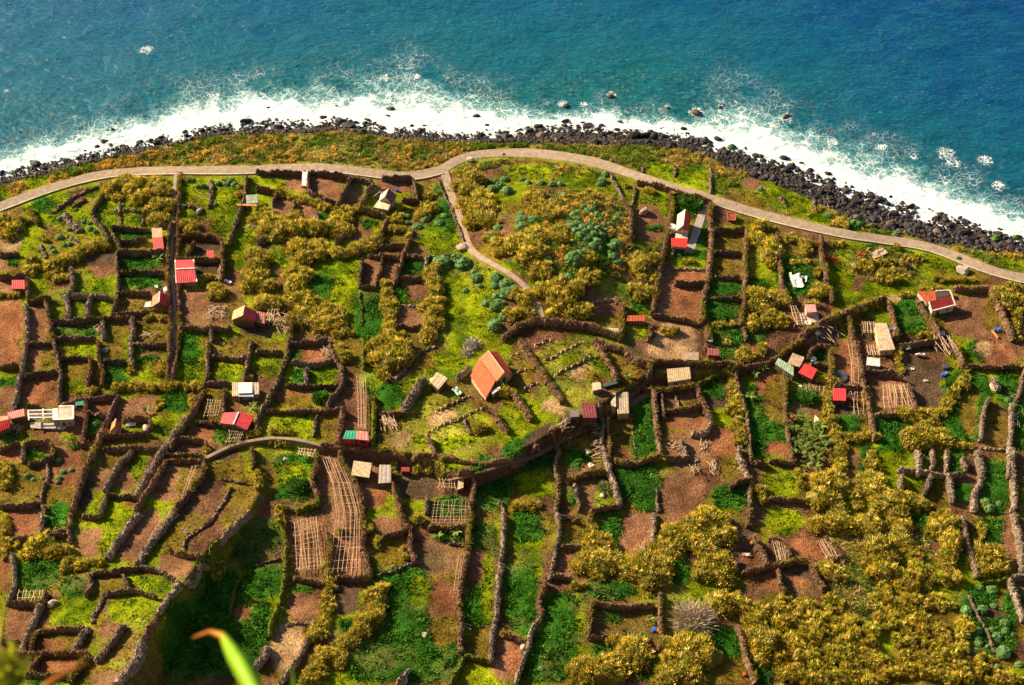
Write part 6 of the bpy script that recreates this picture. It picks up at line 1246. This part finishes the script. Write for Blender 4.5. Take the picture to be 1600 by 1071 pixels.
# kitchen crops standing out as single clumps
for lab, bx, by, R in [('bright green bushy plant in the trellis-side plot', 364, 682, 1.7), ('dark green crop patch inside the round bushy plot', 1262, 622, 3.0), ('leafy plant at the right end of the brown plot', 502, 621, 2.2), ('leafy bush at the top of the red gabled house', 1072, 315, 3.4), ('second leafy bush right of the first behind the red gabled house', 1085, 322, 2.6), ('yellow-green bush right of the orange house wall', 789, 612, 2.6), ('yellow-green shrub in the terrace plot', 751, 670, 2.2), ('leafy shrub in the shaded plot under the walkway', 465, 758, 3.4)]:
    x, y, z = at1(bx, by+3); rs = np.random.default_rng(int(bx)); n_ = 700; d = rs.normal(size=(n_, 3)); d[:, 2] = np.abs(d[:, 2]); d /= np.linalg.norm(d, axis=1)[:, None]
    lump = .75+.5*vnoise(d[:, 0]*2+5, d[:, 1]*2+d[:, 2]*3, 1, int(bx) % 40); V, F = blades(d*R*lump[:, None]*np.array([1, .8, .6])*.85, d+rs.normal(size=(n_, 3))*.5+np.array([0, 0, .4]), rs.uniform(.3, .6, n_), .26, rs)
    iv, if_ = ICO2; iv2 = iv*np.array([1, .8, .6])*R*.75; c0 = (.30,.25,.03) if 'yellow' in lab else (.06,.17,.015)
    o_ = build('leafy_bush', np.concatenate([V, iv2]), [F, if_+len(V)], M['leaf'], np.concatenate([np.repeat(np.array(c0)*(.5+rs.random((n_, 1))), 4, 0), np.tile(np.array(c0)*.6, (len(iv2), 1))])); o_.location = (x, y, z+.1); tag(o_, lab, 'bush')

# ---- plants on the cliff edge right in front of the viewer (out of focus)
def at_d(px_, py_, d): u, v, w_ = ray(px_, py_); q = np.array([float(u), float(v), float(w_)]); return np.array([0, 0, H])+q/np.linalg.norm(q)*d
def blade(name, pts, wid, col, label, cat, col2=None, n2=0, parent=None):
    Q = resample(smooth_line(pts, 2), .02); n_ = len(Q); T = np.gradient(Q, axis=0); T /= np.linalg.norm(T, axis=1)[:, None]; view = Q-np.array([0, 0, H]); view /= np.linalg.norm(view, axis=1)[:, None]
    S = np.cross(T, view); S /= np.linalg.norm(S, axis=1)[:, None]; t_ = np.linspace(0, 1, n_); w_ = wid*np.minimum(1, .35+t_*3)*np.minimum(1, (1.02-t_)*5)
    V = np.concatenate([Q-S*w_[:, None]/2, Q+np.cross(S, T)*w_[:, None]*.12, Q+S*w_[:, None]/2, Q-np.cross(S, T)*w_[:, None]*.12]); i = np.arange(n_-1)
    F = np.concatenate([np.stack([i+k_*n_, i+1+k_*n_, i+1+((k_+1) % 4)*n_, i+((k_+1) % 4)*n_], 1) for k_ in range(4)])
    cc = np.tile(np.array(col), (n_, 1)); 
    if col2 is not None: f_ = sstep(1-n2-.04, 1-n2+.04, t_)[:, None]; cc = cc*(1-f_)+np.array(col2)*f_
    o_ = build(name, V, F, M['fg'], np.tile(cc, (4, 1)), smooth=True, parent=parent)
    if label: tag(o_, label, cat)
    return o_
root_pt = lambda x_: np.array([x_, .62, H-1.68])
blade('grass_blade', [root_pt(-.35), at_d(420, 1130, 1.95), at_d(392, 1066, 2.0), at_d(362, 1015, 2.05), at_d(343, 987, 2.1), at_d(322, 988, 2.1), at_d(301, 997, 2.1)], .022, (.26,.48,.01), 'blurred bright green grass blade with bent orange tip in the near foreground', 'grass blade', (.5,.15,.01), .075)
blade('grass_blade', [root_pt(-.26), at_d(460, 1130, 1.95), at_d(459, 1075, 2.0), at_d(457, 1037, 2.0)], .007, (.16,.26,.01), 'faint narrow green blade rising at the bottom, right of the bent one', 'grass blade')
blade('grass_blade', [root_pt(-.75), at_d(-22, 1100, 1.85), at_d(-2, 1010, 1.9), at_d(4, 960, 1.92), at_d(6, 937, 1.92)], .012, (.42,.36,.01), 'blurred yellow blade at the left edge in the near foreground', 'grass blade')
blade('dry_stalk', [root_pt(-.55), at_d(40, 1110, 1.8), at_d(75, 1066, 1.8), at_d(105, 1050, 1.82), at_d(140, 1036, 1.84)], .008, (.45,.16,.02), 'blurred dry orange stalk slanting at the bottom left corner', 'stalk')
sp_ = empty('heath_sprig', tuple(map(float, root_pt(-.62)))); tag(sp_, 'blurred yellow-green leafy sprig poking in at the bottom left corner', 'plant')
for q_, (bx, by, tx) in enumerate([(3, 1040, 2), (13, 1022, 14), (24, 1026, 28), (9, 1054, 6), (20, 1056, 24)]):
    st_ = [root_pt(-.62), at_d(bx-4, 1120, 1.72), at_d(bx, by+18, 1.72), at_d(tx, by, 1.72)]; b_ = blade('stem', st_, .005, (.25,.2,.02), None, None, parent=None); 
    me_ = b_.data; me_.transform(Matrix.Translation(-Vector(sp_.location))); b_.parent = sp_
    top = np.array(st_[-1]); dn = np.array(st_[1])-top; rs = np.random.default_rng(q_+50); n_ = 46; t_ = rs.random((n_, 1))*.9; Pp = top+dn*t_*.85+rs.normal(size=(n_, 3))*.0025
    D = rs.normal(size=(n_, 3))*.7+np.array([0, .2, 1]); D /= np.linalg.norm(D, axis=1)[:, None]; V, F = blades(Pp, D, rs.uniform(.010, .018, n_), .006, rs)
    build('leaves', V-np.array(sp_.location), F, M['fg'], np.repeat(np.array((.36,.36,.02))*(.5+rs.random((n_, 1))), 4, 0), parent=sp_)['kind'] = 'stuff'
finish_labels()
print('triangles', sum(len(me.loops)-2*len(me.polygons) for me in bpy.data.meshes if me.users))
